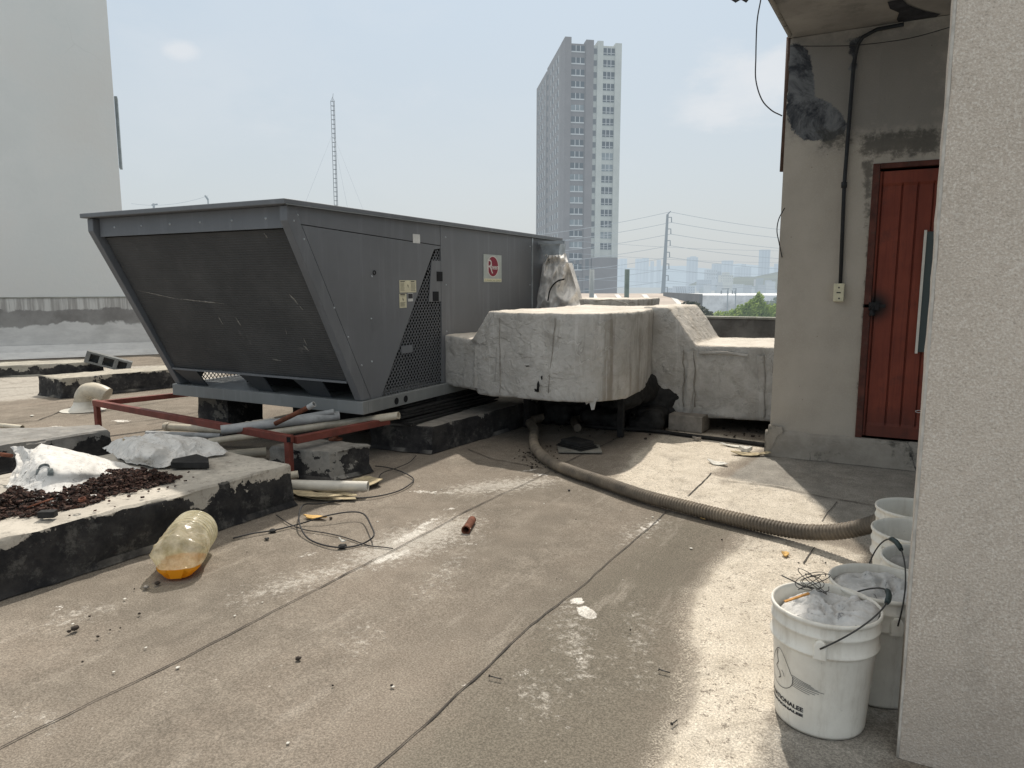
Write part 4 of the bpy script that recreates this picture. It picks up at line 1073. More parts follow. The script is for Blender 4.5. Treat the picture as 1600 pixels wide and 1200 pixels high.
tag(b.build('cable_scrap', M['cable']), 'scrap of black tape dangling at the top edge of the view', 'cable scrap')

# pillar in the foreground
b = MB(); px0 = .108
K = 60; ring = []
x1, y0, y1 = 1.5, 2.096, 2.30
def pil(x, y, z):
    w = .0022 * fbm((x * 9, y * 9, z * 9)); return Vector((x, y + w, z))
cols = [(px0 + .006 * math.cos(a), y0 + .006 - .006 * math.sin(a)) for a in [math.pi, math.pi * .75, math.pi * .5]]
cols = [(px0, y1), (px0, y0 + .10), (px0, y0 + .008)] + [(px0 + .002, y0 + .002), (px0 + .008, y0)] + [(px0 + .04 * k, y0) for k in range(1, 20)] + [(x1, y0)]
m = len(cols)
for j in range(K + 1):
    z = 3.04 * j / K
    for (x, y) in cols:
        d = .0035 * fbm((z * 7, 2, 2)) + .002 * fbm((z * 31, 3, 2)) if abs(x - px0) < .03 else 0
        b.v.append(pil(x + d * .8 + (.010 if 0 else 0) - (z - 1) * .0045, y, z))
for j in range(K):
    for i in range(m - 1): b.face((j*m + i, j*m + i + 1, (j+1)*m + i + 1, (j+1)*m + i), False)
pl = b.build('foreground_wall', M['render'], origin=(.8, 2.1, 0)); tag(pl, 'tall sand-rendered wall end closing off the right side in the foreground', 'wall')
b = MB(); b.tube([Vector((px0 - .001 - (z - 1) * .0045, y0 + .0045, z)) for z in np.linspace(.0, 3.03, 60)], .0042, 6)
b.build('corner_bead', plain('corner_bead', (.55, .52, .47), .85, .25, 20, .4, 60), pl)

# ================================================================== LEFT PARTY WALL
A = Zp(-260, 570); B = Zp(262, 551)
dirn = (B - A).normalized(); bk = Vector((-dirn.y, dirn.x, 0))
def strip_wall(A, B, z0, z1, thick, mat, name, step=.25):
    mb = MB(); mb.prism([A + Vector((0, 0, z0)), B + Vector((0, 0, z0)), B + bk * thick + Vector((0, 0, z0)), A + bk * thick + Vector((0, 0, z0))], (0, 0, z1 - z0)); return mb.build(name, mat, origin=(A.x, A.y, 0) if z0 == 0 else (A.x, A.y, z0))
Bp = A + dirn * ((Zp(330, 549) - A).length)
pw = strip_wall(A, Bp, 0, 1.075, .3, M['leftparapet'], 'parapet_wall')
tag(pw, 'low stained parapet wall with flaking white paint at the foot of the tall blank wall', 'wall')
mb = MB(); q = [A + Vector((0,0,0)) - bk*.0, Bp]
for i in range(4):
    pass
cv = MB(); P_ = []
for (d, z) in ((-.30, .004), (-.16, .03), (-.06, .10), (-.012, .22)):
    P_.append((A - bk * -d * -1 + Vector((0, 0, z)) if 0 else A + bk * d + Vector((0, 0, z)), Bp + bk * d + Vector((0, 0, z))))
for (a0, b0), (a1, b1) in zip(P_[:-1], P_[1:]): cv.quad(a0, b0, b1, a1, True)
cv.build('cove', M['leftparapet'], pw)
cp = MB(); cp.prism([A - bk*.012 + Vector((0,0,1.062)), Bp - bk*.012 + Vector((0,0,1.062)), Bp + bk*.0 + Vector((0,0,1.062)), A + Vector((0,0,1.062))], (0,0,.022)); cp.build('ledge', M['parapet_cap'], pw)
# tall wall: its right edge stands at px 196
def onwall(px, py, back=.02):
    o = A + bk * back; r = Vector(ray(px, py)); n = bk; cam_ = Vector((0, 0, H)); t = n.dot(o - cam_) / n.dot(r); return cam_ + r * t
E1 = onwall(196, 400); E1.z = 0
tw = MB(); A2 = A + bk * .02
tw.prism([A2 + Vector((0,0,1.078)), E1 + Vector((0,0,1.078)), E1 + bk * 6 + Vector((0,0,1.078)) - dirn * 1.2, A2 + bk * 6 + Vector((0,0,1.078))], (0, 0, 9.5))
two = tw.build('party_wall', M['leftwall'], origin=(A.x, A.y, 0)); tag(two, 'tall blank pale grey wall of the neighbouring building at left', 'wall')
t0 = onwall(186, 149, .03); t1 = onwall(191, 261, .03)
fl = MB(); e = E1.copy()
fl.prism([Vector((e.x, e.y, t1.z)) + bk*.10, Vector((e.x, e.y, t1.z)) + dirn*.045 + bk*.10, Vector((e.x, e.y, t0.z)) + dirn*.05 + bk*.10, Vector((e.x, e.y, t0.z)) + bk*.10], bk * .25)
fl.build('metal_flashing', plain('flashing_metal', (.26, .29, .30), .6, .3, 5, .1), two)
# ================================================================== BACK PARAPET
b = MB(); b.box(-12.5, 4.8, 9.0, 9.2, 0, .885); bp = b.build('parapet_wall', M['parapet']); tag(bp, 'long grey concrete parapet along the back edge of the roof', 'wall')
b = MB(); b.box(-12.5, 4.8, 8.985, 9.2, .887, .91); b.build('coping', M['parapet_cap'], bp)

# ================================================================== BACKGROUND
GZ = -9.0
b = MB(); b.quad((-9000, -9000, GZ), (9000, -9000, GZ), (9000, 9000, GZ), (-9000, 9000, GZ))
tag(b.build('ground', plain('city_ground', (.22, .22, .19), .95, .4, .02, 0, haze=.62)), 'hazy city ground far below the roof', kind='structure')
def local(fwd, lat): return Vector((fw[0]*fwd + rt[0]*lat, fw[1]*fwd + rt[1]*lat, 0))
# ---- tower
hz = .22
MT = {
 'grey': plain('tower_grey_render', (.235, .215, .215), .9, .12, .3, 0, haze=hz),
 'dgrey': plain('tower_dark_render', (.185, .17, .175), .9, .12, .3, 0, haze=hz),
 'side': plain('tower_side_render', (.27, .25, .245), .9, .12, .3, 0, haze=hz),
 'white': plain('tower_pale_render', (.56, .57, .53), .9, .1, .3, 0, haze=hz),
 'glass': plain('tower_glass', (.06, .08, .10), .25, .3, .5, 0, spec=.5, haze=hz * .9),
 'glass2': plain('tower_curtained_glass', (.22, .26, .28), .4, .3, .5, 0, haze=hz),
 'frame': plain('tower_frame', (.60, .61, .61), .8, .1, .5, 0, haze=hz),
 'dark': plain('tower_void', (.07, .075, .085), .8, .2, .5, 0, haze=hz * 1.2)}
C0 = Dp(883, 57, 184); Cr = Dp(972, 62, 186.5); Cl = Dp(838, 134, 230)
TT = C0.z; ex = Vector((Cr.x - C0.x, Cr.y - C0.y, 0)); TW = ex.length; ex.normalize(); ey = Vector((Cl.x - C0.x, Cl.y - C0.y, 0)); TL = ey.length; ey.normalize()
tower = thing('apartment_tower', (C0.x, C0.y, GZ), 'tall slim hazy grey and white apartment tower rising behind the unit', 'tower')
def tb(name, u0, u1, v0, v1, z0, z1, mat, parent=tower):
    mb = MB(); o = Vector((C0.x, C0.y, 0))
    mb.prism([o + ex*u0 + ey*v0 + Vector((0,0,z0)), o + ex*u1 + ey*v0 + Vector((0,0,z0)), o + ex*u1 + ey*v1 + Vector((0,0,z0)), o + ex*u0 + ey*v1 + Vector((0,0,z0))], (0, 0, z1 - z0))
    return mb.build(name, mat, parent)
pxu = TW / 89.0                                   # metres per photo pixel on the front
mid = 47 * pxu
base_z = Dp(960, 402, 185).z
tb('tower_body', .3, mid, 1.3, TL, GZ, TT - 1.2, MT['dgrey']); tb('tower_body', mid + .01, TW - .1, 1.3, TL * .8, base_z, TT - 1.2, MT['white'])
tb('podium_storeys', mid + .01, TW + .02, .05, TL * .8, GZ, base_z - .02, MT['grey'])
tb('corner_pier', 0, 10*pxu, 0, 5.5, GZ, TT, MT['grey'])
tb('corner_pier', 33*pxu, 45*pxu, .0, 3, GZ, TT - .4, MT['grey'])
tb('corner_pier', 51*pxu, 60*pxu, .0, 3, base_z, TT - .5, MT['white'])
tb('corner_pier', 79*pxu, TW, 0, 6, base_z, TT - .8, MT['white'])
tb('crown', 10*pxu + .01, 33*pxu - .01, .6, 1.29, GZ, TT - 1.3, MT['grey']); tb('crown', 60*pxu + .01, 79*pxu - .01, .6, 1.29, base_z, TT - 1.6, MT['white'])
tb('crown', 45*pxu + .01, 51*pxu - .01, .7, 1.29, base_z, TT - 1.5, MT['white'])
# the long side face: stepped roof line
tb('side_wing', -.02, 2.5, 5.51, TL * .56, GZ, TT - .1, MT['side']); tb('side_wing', 1.1, 3, TL * .56 + .01, TL * .60, GZ, TT - 2.5, MT['dgrey']); 
tb('side_wing', .1, 3, TL * .60 + .01, TL, GZ, TT - .3, MT['side'])
flr = 2.80; o0 = Vector((C0.x, C0.y, 0))
z_top = Dp(905, 75, 184.4).z
for fl_ in range(21):
    zc = z_top - fl_ * flr
    if zc < base_z - 3: break
    # grey bay window
    g = MT['glass2'] if fl_ in (5, 11, 12, 13, 15, 17) else MT['glass']
    w = tb('window', 10.5*pxu, 31*pxu, .45, .598, zc - .55, zc + .75, g)
    fr = MB()
    for (u0, u1, z0, z1) in ((10.5, 31.5, -.85, -.56), (17.2, 18.2, -.55, .78), (24, 25, -.55, .78)):
        fr.prism([o0 + ex*u0*pxu + ey*.36 + Vector((0,0,zc+z0)), o0 + ex*u1*pxu + ey*.36 + Vector((0,0,zc+z0)), o0 + ex*u1*pxu + ey*.44 + Vector((0,0,zc+z0)), o0 + ex*u0*pxu + ey*.44 + Vector((0,0,zc+z0))], (0,0,z1-z0))
    fr.build('window_frame', MT['frame'], w)
    if zc - .4 < base_z + 1: continue
    g = MT['glass2'] if fl_ in (9, 10, 16, 18) else MT['glass']
    w = tb('window', 60.5*pxu, 78.5*pxu, .45, .598, zc - 1.05, zc + .55, g)
    fr = MB()
    for (u0, u1, z0, z1) in ((60.5, 78.5, -.72, -.60), (66, 67, -1.05, .58), (72.2, 73.2, -1.05, .58)):
        fr.prism([o0 + ex*u0*pxu + ey*.36 + Vector((0,0,zc+z0)), o0 + ex*u1*pxu + ey*.36 + Vector((0,0,zc+z0)), o0 + ex*u1*pxu + ey*.44 + Vector((0,0,zc+z0)), o0 + ex*u0*pxu + ey*.44 + Vector((0,0,zc+z0))], (0,0,z1-z0))
    fr.build('window_frame', MT['frame'], w)
    tb('window', 45.5*pxu, 50.5*pxu, .5, .698, zc - .9, zc + .35, MT['dark'])
# podium openings
for (u0, u1, v) in ((12, 18, 0), (21, 27, 0), (36, 42, 0)):
    for k, zz in enumerate((base_z - 1.2, base_z - 5.2, base_z - 8.4)):
        tb('window', u0*pxu, u1*pxu, -.02 if u0 > 33 else .56, .0 if u0 > 33 else .598, zz - (2 if k == 0 else .8), zz + (.9 if k == 0 else .5), MT['dark'])
# side windows: largest 40 individually, the rest as one
rest = MB(); cnt = 0
vcols = [8.6, 12.2, 15.8, 20.0, 23.8, 30.5, 34.5, 38.2, 41.5]
vcols = [v for v in vcols if v < TL - 1]
for ci, v in enumerate(vcols):
    for fl_ in range(21):
        zc = z_top - fl_ * flr - .1
        if zc < base_z - 4: break
        wide = 1.9 if ci % 2 == 0 else 1.2
        x = -.05 if v < TL * .56 else .04
        if v > TL * .56 - wide and v < TL * .61 + wide: continue
        if ci < 2: tb('window', x, x + .06, v, v + wide, zc - .75, zc + .6, MT['dark'])
        else:
            o = o0; z0 = zc - .75
            rest.prism([o + ex*x + ey*v + Vector((0,0,z0)), o + ex*(x+.06) + ey*v + Vector((0,0,z0)), o + ex*(x+.06) + ey*(v+wide) + Vector((0,0,z0)), o + ex*x + ey*(v+wide) + Vector((0,0,z0))], (0, 0, 1.35))
        o = o0; z0 = zc - 1.1
        if ci in (0, 2, 4, 6): pass
ro = rest.build('window', MT['dark'], tower); ro['kind'] = 'stuff'
rest = MB()
for ci, v in enumerate(vcols):
    for fl_ in range(21):
        zc = z_top - fl_ * flr - .1
        if zc < base_z - 4: break
        if v > TL * .56 - 3 and v < TL * .61 + 2: continue
        x = -.10 if v < TL * .56 else .02; z0 = zc - .9; v0 = v - .75; v1 = v - .2
        rest.prism([o0 + ex*x + ey*v0 + Vector((0,0,z0)), o0 + ex*(x+.11) + ey*v0 + Vector((0,0,z0)), o0 + ex*(x+.11) + ey*v1 + Vector((0,0,z0)), o0 + ex*x + ey*v1 + Vector((0,0,z0))], (0, 0, 1.5))
ro = rest.build('wall_panel', MT['frame'], tower); ro['kind'] = 'stuff'

# ---- hills and far city
def hill(name, pts, d, depth, haze, c, label):
    """silhouette given as photo points at distance d, running back and down to the plain"""
    mb = MB(); P0 = resample([Dp(x, y, d) for x, y in pts], d * .004)
    n = len(P0); rows = 10
    for j in range(rows):
        t = j / (rows - 1)
        for i, p in enumerate(P0):
            g = p - Vector((fw[0], fw[1], 0)) * depth * (1 - t)
            zz = GZ + (p.z - GZ) * (math.sin(t * math.pi / 2)) 
            w = fbm((p.x * .004 + j, p.y * .004, j * .7)) * (p.z - GZ) * .10 * (1 if j < rows - 1 else .35)
            mb.v.append(Vector((g.x, g.y, zz + w)))
    for j in range(rows - 1):
        for i in range(n - 1): mb.face((j*n + i, j*n + i + 1, (j+1)*n + i + 1, (j+1)*n + i), True)
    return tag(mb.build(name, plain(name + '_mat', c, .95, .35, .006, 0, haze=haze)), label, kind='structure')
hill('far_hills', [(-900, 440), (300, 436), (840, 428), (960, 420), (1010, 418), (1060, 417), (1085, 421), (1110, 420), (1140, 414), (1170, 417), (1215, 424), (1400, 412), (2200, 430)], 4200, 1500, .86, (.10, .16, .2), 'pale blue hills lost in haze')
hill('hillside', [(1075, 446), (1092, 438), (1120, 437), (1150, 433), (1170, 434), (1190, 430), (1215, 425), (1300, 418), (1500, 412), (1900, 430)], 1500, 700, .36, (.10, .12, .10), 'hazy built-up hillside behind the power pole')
hillh = lambda n: None
far = [  # x0, x1, top, base, distance, haze, label
 (962, 967, 405, 440, 3000, .90, 'slim faint tower block just right of the apartment tower'),
 (969, 980, 404, 440, 3000, .88, 'faint square tower block next to the apartment tower'),
 (994, 1004, 404, 445, 2800, .87, 'pale tower block left of the power pole, left of the cluster'),
 (1005, 1014, 403, 445, 2900, .85, 'pale tower block in the middle of the cluster left of the power pole'),
 (1017, 1022, 408, 450, 2600, .84, 'thin pale tower beside the cluster left of the power pole'),
 (1027, 1033, 406, 450, 2700, .84, 'thin pale tower almost touching the power pole'),
 (1076, 1091, 402, 424, 2600, .80, 'blue grey office block with stepped top right of the power pole'),
 (1080, 1088, 400.5, 403, 2601, .80, None),
 (1115, 1128, 412, 442, 2000, .78, 'flat-topped block above the white hillside houses'),
 (1131, 1146, 407, 424, 2500, .82, 'square hazy block between the office block and the tallest far tower'),
 (1153, 1174, 417, 424, 2500, .80, 'long low building on the far ridge'),
 (1160, 1166, 412.5, 418, 2502, .80, None),
 (1190, 1204, 390, 428, 2300, .76, 'tallest far glass tower near the stair building'),
 (1211, 1216, 412, 430, 2300, .80, 'narrow far block half hidden by the stair building'),
]
tops = {}
fwm = {}
for (x0, x1, yt, yb, d, hz_, lab) in far:
    a = Dp(x0, yt, d); c = Dp(x1, yt, d); z0 = GZ
    mk = ('f', hz_)
    if mk not in fwm:
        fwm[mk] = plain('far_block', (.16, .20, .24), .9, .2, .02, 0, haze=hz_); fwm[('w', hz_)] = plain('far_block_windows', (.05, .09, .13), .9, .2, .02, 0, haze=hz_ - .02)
    mb = MB(); back = Vector((fw[0], fw[1], 0)) * (c - a).length * .8
    if lab is None:
        mb.prism([Vector((a.x, a.y, a.z - 14)), Vector((c.x, c.y, a.z - 14)), Vector((c.x, c.y, a.z - 14)) + back, Vector((a.x, a.y, a.z - 14)) + back], (0, 0, 14)); mb.build('roof_block', fwm[mk], last); continue
    t = thing('distant_building', ((a.x + c.x)/2, (a.y + c.y)/2, GZ), lab, 'building')
    mb.prism([Vector((a.x, a.y, z0)), Vector((c.x, c.y, z0)), Vector((c.x, c.y, z0)) + back, Vector((a.x, a.y, z0)) + back], (0, 0, a.z - z0)); mb.build('wall', fwm[mk], t)
    ncol = max(2, int((x1 - x0) / 4))
    f = Vector((fw[0], fw[1], 0))
    for k in range(ncol):
        u0 = (k + .25) / ncol; u1 = (k + .72) / ncol
        p = a.lerp(c, u0) - f * 1.0; q = a.lerp(c, u1) - f * 1.0; mb = MB()
        zb = a.z - (a.z - GZ) * .8
        mb.quad(Vector((p.x, p.y, zb)), Vector((q.x, q.y, zb)), Vector((q.x, q.y, a.z - 3)), Vector((p.x, p.y, a.z - 3))); mb.build('window_strip', fwm[('w', hz_)], t)
    last = t
# small hillside houses (pale boxes)
hs = [(1104, 1121, 421, 440, 1300, .62, (.52, .54, .56), 'pale grey hillside building of several floors'), (1121, 1127, 424, 442, 1310, .64, (.22, .24, .27), 'dark grey slab building beside the pale hillside building'),
      (1126, 1146, 430, 443, 1200, .60, (.60, .55, .42), 'cream hillside villa with stepped roof'), (1132, 1140, 425.5, 431, 1201, .60, (.60, .55, .42), None),
      (1092, 1112, 437, 452, 1100, .68, (.18, .2, .24), 'dark glass building low on the hillside'),
      (1056, 1074, 447, 462, 700, .5, (.55, .58, .62), 'pale low building with zigzag braced facade right of the power pole'), (1075, 1086, 447, 462, 705, .55, (.42, .46, .50), 'plain pale low building beside the braced facade'),
      (1040, 1055, 450, 462, 720, .6, (.35, .37, .40), 'jumble of low pale houses by the power pole foot'), (1150, 1163, 444, 449, 900, .55, (.55, .56, .55), 'small white-roofed house on the slope')]
for i in range(16):
    x = random.uniform(1095, 1205); y = 452 - (x - 1095) * .10 + random.uniform(-8, 8)
    w = random.uniform(3, 8); hs.append((x, x + w, y, y + random.uniform(3, 5), random.uniform(760, 1050), random.uniform(.55, .64), random.choice([(.45, .44, .42), (.3, .3, .3), (.5, .42, .36), (.22, .24, .22)]), 'G'))
for (x0, x1, yt, yb, d, hz_, cc, lab) in hs:
    a = Dp(x0, yt, d); c = Dp(x1, yt, d); e = Dp(x0, yb + 8, d); back = Vector((fw[0], fw[1], 0)) * 14
    mb = MB(); z0 = GZ if lab is not None else e.z
    mb.prism([Vector((a.x, a.y, z0)), Vector((c.x, c.y, z0)), Vector((c.x, c.y, z0)) + back, Vector((a.x, a.y, z0)) + back], (0, 0, a.z - z0))
    hm = plain('hill_house', cc, .9, .2, .1, 0, haze=hz_)
    if lab is None: mb.build('upper_storey', hm, last); continue
    if lab == 'G': t = tag(mb.build('hillside_house', hm), 'small low house among many on the hazy slope', 'house', 'small houses on the hazy slope'); continue
    t = thing('hillside_building', ((a.x + c.x)/2, (a.y + c.y)/2, GZ), lab, 'building'); mb.build('wall', hm, t); last = t
    nw = max(2, int((x1 - x0) / 3.2)); nf = 3 if yb - yt > 12 else 2
    wm = plain('hill_window', tuple(v * .45 for v in cc), .8, .2, .1, 0, haze=hz_)
    for k in range(nw):
        for j in range(nf):
            if 'zigzag' in lab:
                p0_ = Dp(x0 + k * 3.4 + .6, yt + 1, d - .6); p1_ = Dp(x0 + k * 3.4 + 2.2, yb - 3, d - .6)
                if j: continue
                mb = MB(); mb.tube([p0_, p1_], .45, 4); mb.build('brace', wm, t); continue
            u = x0 + (x1 - x0) * (k + .3) / nw; u2 = x0 + (x1 - x0) * (k + .75) / nw; v = yt + (yb - yt) * (j + .25) / (nf + .6); v2 = v + (yb - yt) * .14
            mb = MB(); mb.quad(Dp(u, v2, d - .5), Dp(u2, v2, d - .5), Dp(u2, v, d - .5), Dp(u, v, d - .5)); mb.build('window', wm, t)

# ---- warehouse roof with rooflights
M['shed'] = plain('shed_roof', (.42, .36, .31), .85, .2, .4, 0, haze=.06); M['shedlight'] = plain('rooflight_sheet', (.60, .60, .57), .7, .1, .5, 0, haze=.12)
shed = thing('warehouse', tuple(Dp(1000, 470, 54)[:2]) + (GZ,), 'long warehouse with brown sheet roof and pale slanted rooflights', 'warehouse')
e0 = Dp(780, 484, 45); e1 = Dp(1094, 484, 45); r0 = Dp(760, 458.5, 66); r1 = Dp(1094, 458.5, 66)
e1.z = e0.z; r1.z = r0.z
b = MB(); b.quad(e0, e1, r1, r0); b.build('roof', M['shed'], shed)
b = MB(); b.quad(Vector((e0.x, e0.y, GZ)), Vector((e1.x, e1.y, GZ)), e1, e0); b.quad(Vector((e1.x, e1.y, GZ)), Vector((r1.x, r1.y, GZ)), r1, e1); b.build('wall', M['shed'], shed)
nn = (e1 - e0).cross(r0 - e0).normalized(); 
def onroof(px, py):
    r = Vector(ray(px, py)); o = Vector((0, 0, H)); t = nn.dot(e0 + Vector((0, 0, .03)) - o) / nn.dot(r); return o + r * t
for (xa, xb, xc, xd) in ((960, 967, 982, 973), (1002, 1010, 1027, 1018), (1044, 1052, 1068, 1060), (925, 931, 940, 932), (885, 891, 898, 890)):
    b = MB(); b.quad(onroof(xa, 460), onroof(xb, 460), onroof(xc, 477), onroof(xd, 477)); b.build('rooflight', M['shedlight'], shed)
# ---- stained white building and the grey volume right of the warehouse
wb = thing('white_building', tuple(Dp(1130, 470, 50)[:2]) + (GZ,), 'low white building with streaked wall behind the bushes', 'building')
a = Dp(1098, 461.5, 50); c = Dp(1310, 462.5, 50); bkv = Vector((fw[0], fw[1], 0)) * 12
M['streak'] = plain('streaked_white', (.74, .75, .76), .9, .35, .9, 0, haze=.12)
b = MB(); b.prism([Vector((a.x, a.y, GZ)), Vector((c.x, c.y, GZ)), Vector((c.x, c.y, GZ)) + bkv, Vector((a.x, a.y, GZ)) + bkv], (0, 0, a.z - GZ)); b.build('wall', M['streak'], wb)
a2 = Dp(1093, 459.5, 49.9)
b = MB(); b.prism([Vector((a2.x, a2.y, GZ)), Vector((a.x, a.y, GZ)), Vector((a.x, a.y, GZ)) + bkv, Vector((a2.x, a2.y, GZ)) + bkv], (0, 0, a2.z - GZ)); b.build('corner_pier', plain('dark_render', (.14, .14, .14), .9, .2, .5, 0, haze=.15), wb)

# ---- poles, mast and wires
hzp = .38
MP = plain('steel_pole', (.10, .12, .13), .7, .2, 2, 0, haze=hzp)
pole = thing('power_pole', tuple(Dp(1037, 458, 118)[:2]) + (GZ,), 'tall leaning steel power pole with stacked cross arms', 'power pole')
pt = Dp(1043, 335, 118); pb = Dp(1036, 458, 118); bot = pb + (pb - pt) * ((GZ - pb.z) / (pb.z - pt.z))
b = MB(); b.tube([bot, pb, pt], [.42, .36, .20], 10); b.build('pole_shaft', MP, pole)
b = MB(); b.tube([pt, Dp(1048, 330, 118)], .09, 6); b.build('tip_bracket', MP, pole)
arms = []
for k in range(7):
    y = 339.5 + k * 18.2
    xx = 1043 - (y - 335) / 123 * 7
    p = Dp(xx, y, 118); q = Dp(xx + 6.5, y, 118); r_ = Dp(xx + 6.5, y + 8, 118)
    b = MB(); b.tube([p, q, r_], .09, 6); b.build('cross_arm', MP, pole); arms.append((q, r_))
MW = plain('power_line', (.16, .18, .19), .7, .1, 2, 0, haze=.5)
def wire(p, q, sag, r, lab='sagging overhead power line strung from the tall leaning pole', grp='overhead power lines of the tall pole', m=MW):
    mid = [p.lerp(q, t) - Vector((0, 0, sag * 4 * t * (1 - t))) for t in [k / 14 for k in range(15)]]
    b = MB(); b.tube(mid, r, 4); return tag(b.build('power_line', m), lab, 'power line', grp)
for k, (q, r_) in enumerate([(Dp(1047, 331, 118),) * 2] + arms):
    y0 = 331 if k == 0 else 344 + (k - 1) * 18.5
    wire(r_, Dp(1420, y0 + 38 - (y0 - 331) * .26, 150), 1.2, .035)
    wire(r_, Dp(650, y0 + 42 - (y0 - 331) * .25, 150), 1.6, .035)
for k in range(4):
    wire(Dp(640, 350 + k * 20, 170), Dp(1420, 390 + k * 18, 200), 2.5, .035, 'faint overhead line crossing behind the tall leaning pole', 'faint overhead lines behind the pole')
mast = thing('radio_mast', tuple(Dp(520, 400, 48)[:2]) + (GZ,), 'slender lattice radio mast with guy wires behind the grey unit', 'radio mast')
MM = plain('mast_steel', (.09, .10, .11), .7, .2, 2, 0, haze=.2)
m0 = Dp(519.6, 158, 48); ax = Vector((rt[0], rt[1], 0)) * .115; az_ = Vector((fw[0], fw[1], 0)) * .2; base = Vector((m0.x, m0.y, GZ))
b = MB()
legs = [-ax, ax, az_]
for l in legs: b.tube([base + l, m0 + l], .02, 5)
nst = int((m0.z - 3) / .285)
for k in range(nst):
    z = m0.z - k * .285
    P3 = [Vector((m0.x, m0.y, z)) + l for l in legs]
    for i in range(3): b.tube([P3[i], P3[(i+1) % 3]], .014, 4)
b.build('lattice', MM, mast)
b = MB(); b.tube([m0 - ax, m0 + Vector((0, 0, .25)), m0 + ax], .015, 4); b.tube([m0, Dp(520.5, 146, 48)], .016, 4); b.build('lightning_rod', MM, mast)
for (x, y) in ((466, 345), (545, 335), (590, 385)):
    b = MB(); b.tube([Dp(520, 208, 48), Dp(x, y, 46)], .008, 4); b.build('guy_wire', plain('guy', (.3, .32, .33), .6, .1, 1, 0, haze=.45), mast)
sl = thing('street_lamp', tuple(Dp(325, 316, 90)[:2]) + (GZ,), 'small street lamp head peeking over the unit lid', 'street lamp')
b = MB(); b.tube([Vector((Dp(325, 316, 90).x, Dp(325, 316, 90).y, GZ)), Dp(325, 312, 90)], .09, 6); b.build('lamp_post', MP, sl)
b = MB(); b.tube([Dp(325, 312, 90), Dp(320.5, 305.5, 90)], .12, 6); b.build('lamp_arm', MP, sl)
up = thing('utility_pole', tuple(Dp(240, 325, 100)[:2]) + (GZ,), 'tip of a utility pole showing above the unit lid near the left wall', 'utility pole')
b = MB(); b.tube([Vector((Dp(240, 325, 100).x, Dp(240, 325, 100).y, GZ)), Dp(240, 318, 100)], .15, 6); b.build('pole_shaft', MP, up)
b = MB(); b.tube([Dp(237, 320.5, 100), Dp(246, 319, 100)], .1, 6); b.build('cross_arm', MP, up)
wire(Dp(205, 318, 100), Dp(325, 306, 90), .6, .02, 'thin line over the unit lid between lamp and pole tip', None)
for (x, lab) in ((1118.5, 'left of the two transformer poles over the white building'), (1145, 'right of the two transformer poles over the white building')):
    o = thing('transformer_pole', tuple(Dp(x + 5, 470, 46)[:2]) + (GZ,), lab, 'utility pole')
    p = Dp(x + 5 + (14 if x < 1130 else 0), 451, 46); b = MB(); b.tube([Vector((p.x, p.y, GZ)), p], .035, 6); b.build('pole_shaft', MP, o)
    q = Dp(x + (9 if x < 1130 else 0), 451.5, 46); b = MB(); b.tube([q, p + (p - q) * .2], .03, 6); b.build('cross_arm', MP, o)
    for xx in ((1127, 1137) if x < 1130 else (1144.5, 1148.5)):
        b = MB(); b.lathe([(0, 0), (.05, 0), (.05, .2), (0, .22)], 8, Dp(xx, 459, 46)); b.build('insulator', MP, o)
b = MB(); p = Dp(980, 421, 15); b.tube([Vector((p.x, p.y, GZ)), Vector((p.x, p.y, p.z))], .052, 12)
tag(b.build('vent_post', plain('green_grey_post', (.12, .165, .15), .7, .25, 6, 0, haze=.04)), 'thick green grey post standing behind the parapet', 'post')
b = MB(); p = Dp(925, 421, 13.5); b.tube([Vector((p.x, p.y, 0)), p], .045, 12)
tag(b.build('vent_post', plain('pale_post', (.33, .35, .34), .7, .2, 6, 0, haze=.15)), 'pale grey post in front of the apartment tower base', 'post')

# ---- trees beyond the parapet
def leaf_mat(name, a, c, haze):
    s = NT(name); n = s.noise(3.5, 3, .6); col_ = s.mix(s.step(n, .35, .65), a, c)
    tl = s.new('ShaderNodeBsdfTranslucent'); s.put(tl.inputs[0], col_); s.put(s.b.inputs['Base Color'], col_); s.b.inputs['Roughness'].default_value = .6
    m = s.new('ShaderNodeMixShader'); m.inputs[0].default_value = .35; s.l.new(s.b.outputs[0], m.inputs[1]); s.l.new(tl.outputs[0], m.inputs[2])
    e = s.new('ShaderNodeEmission'); e.inputs[0].default_value = (*HAZE, 1); m2 = s.new('ShaderNodeMixShader'); m2.inputs[0].default_value = haze
    s.l.new(m.outputs[0], m2.inputs[1]); s.l.new(e.outputs[0], m2.inputs[2]); s.l.new(m2.outputs[0], s.out.inputs[0]); return s.m
bark = plain('bark', (.10, .08, .06), .95, .4, 6, .5, 30)
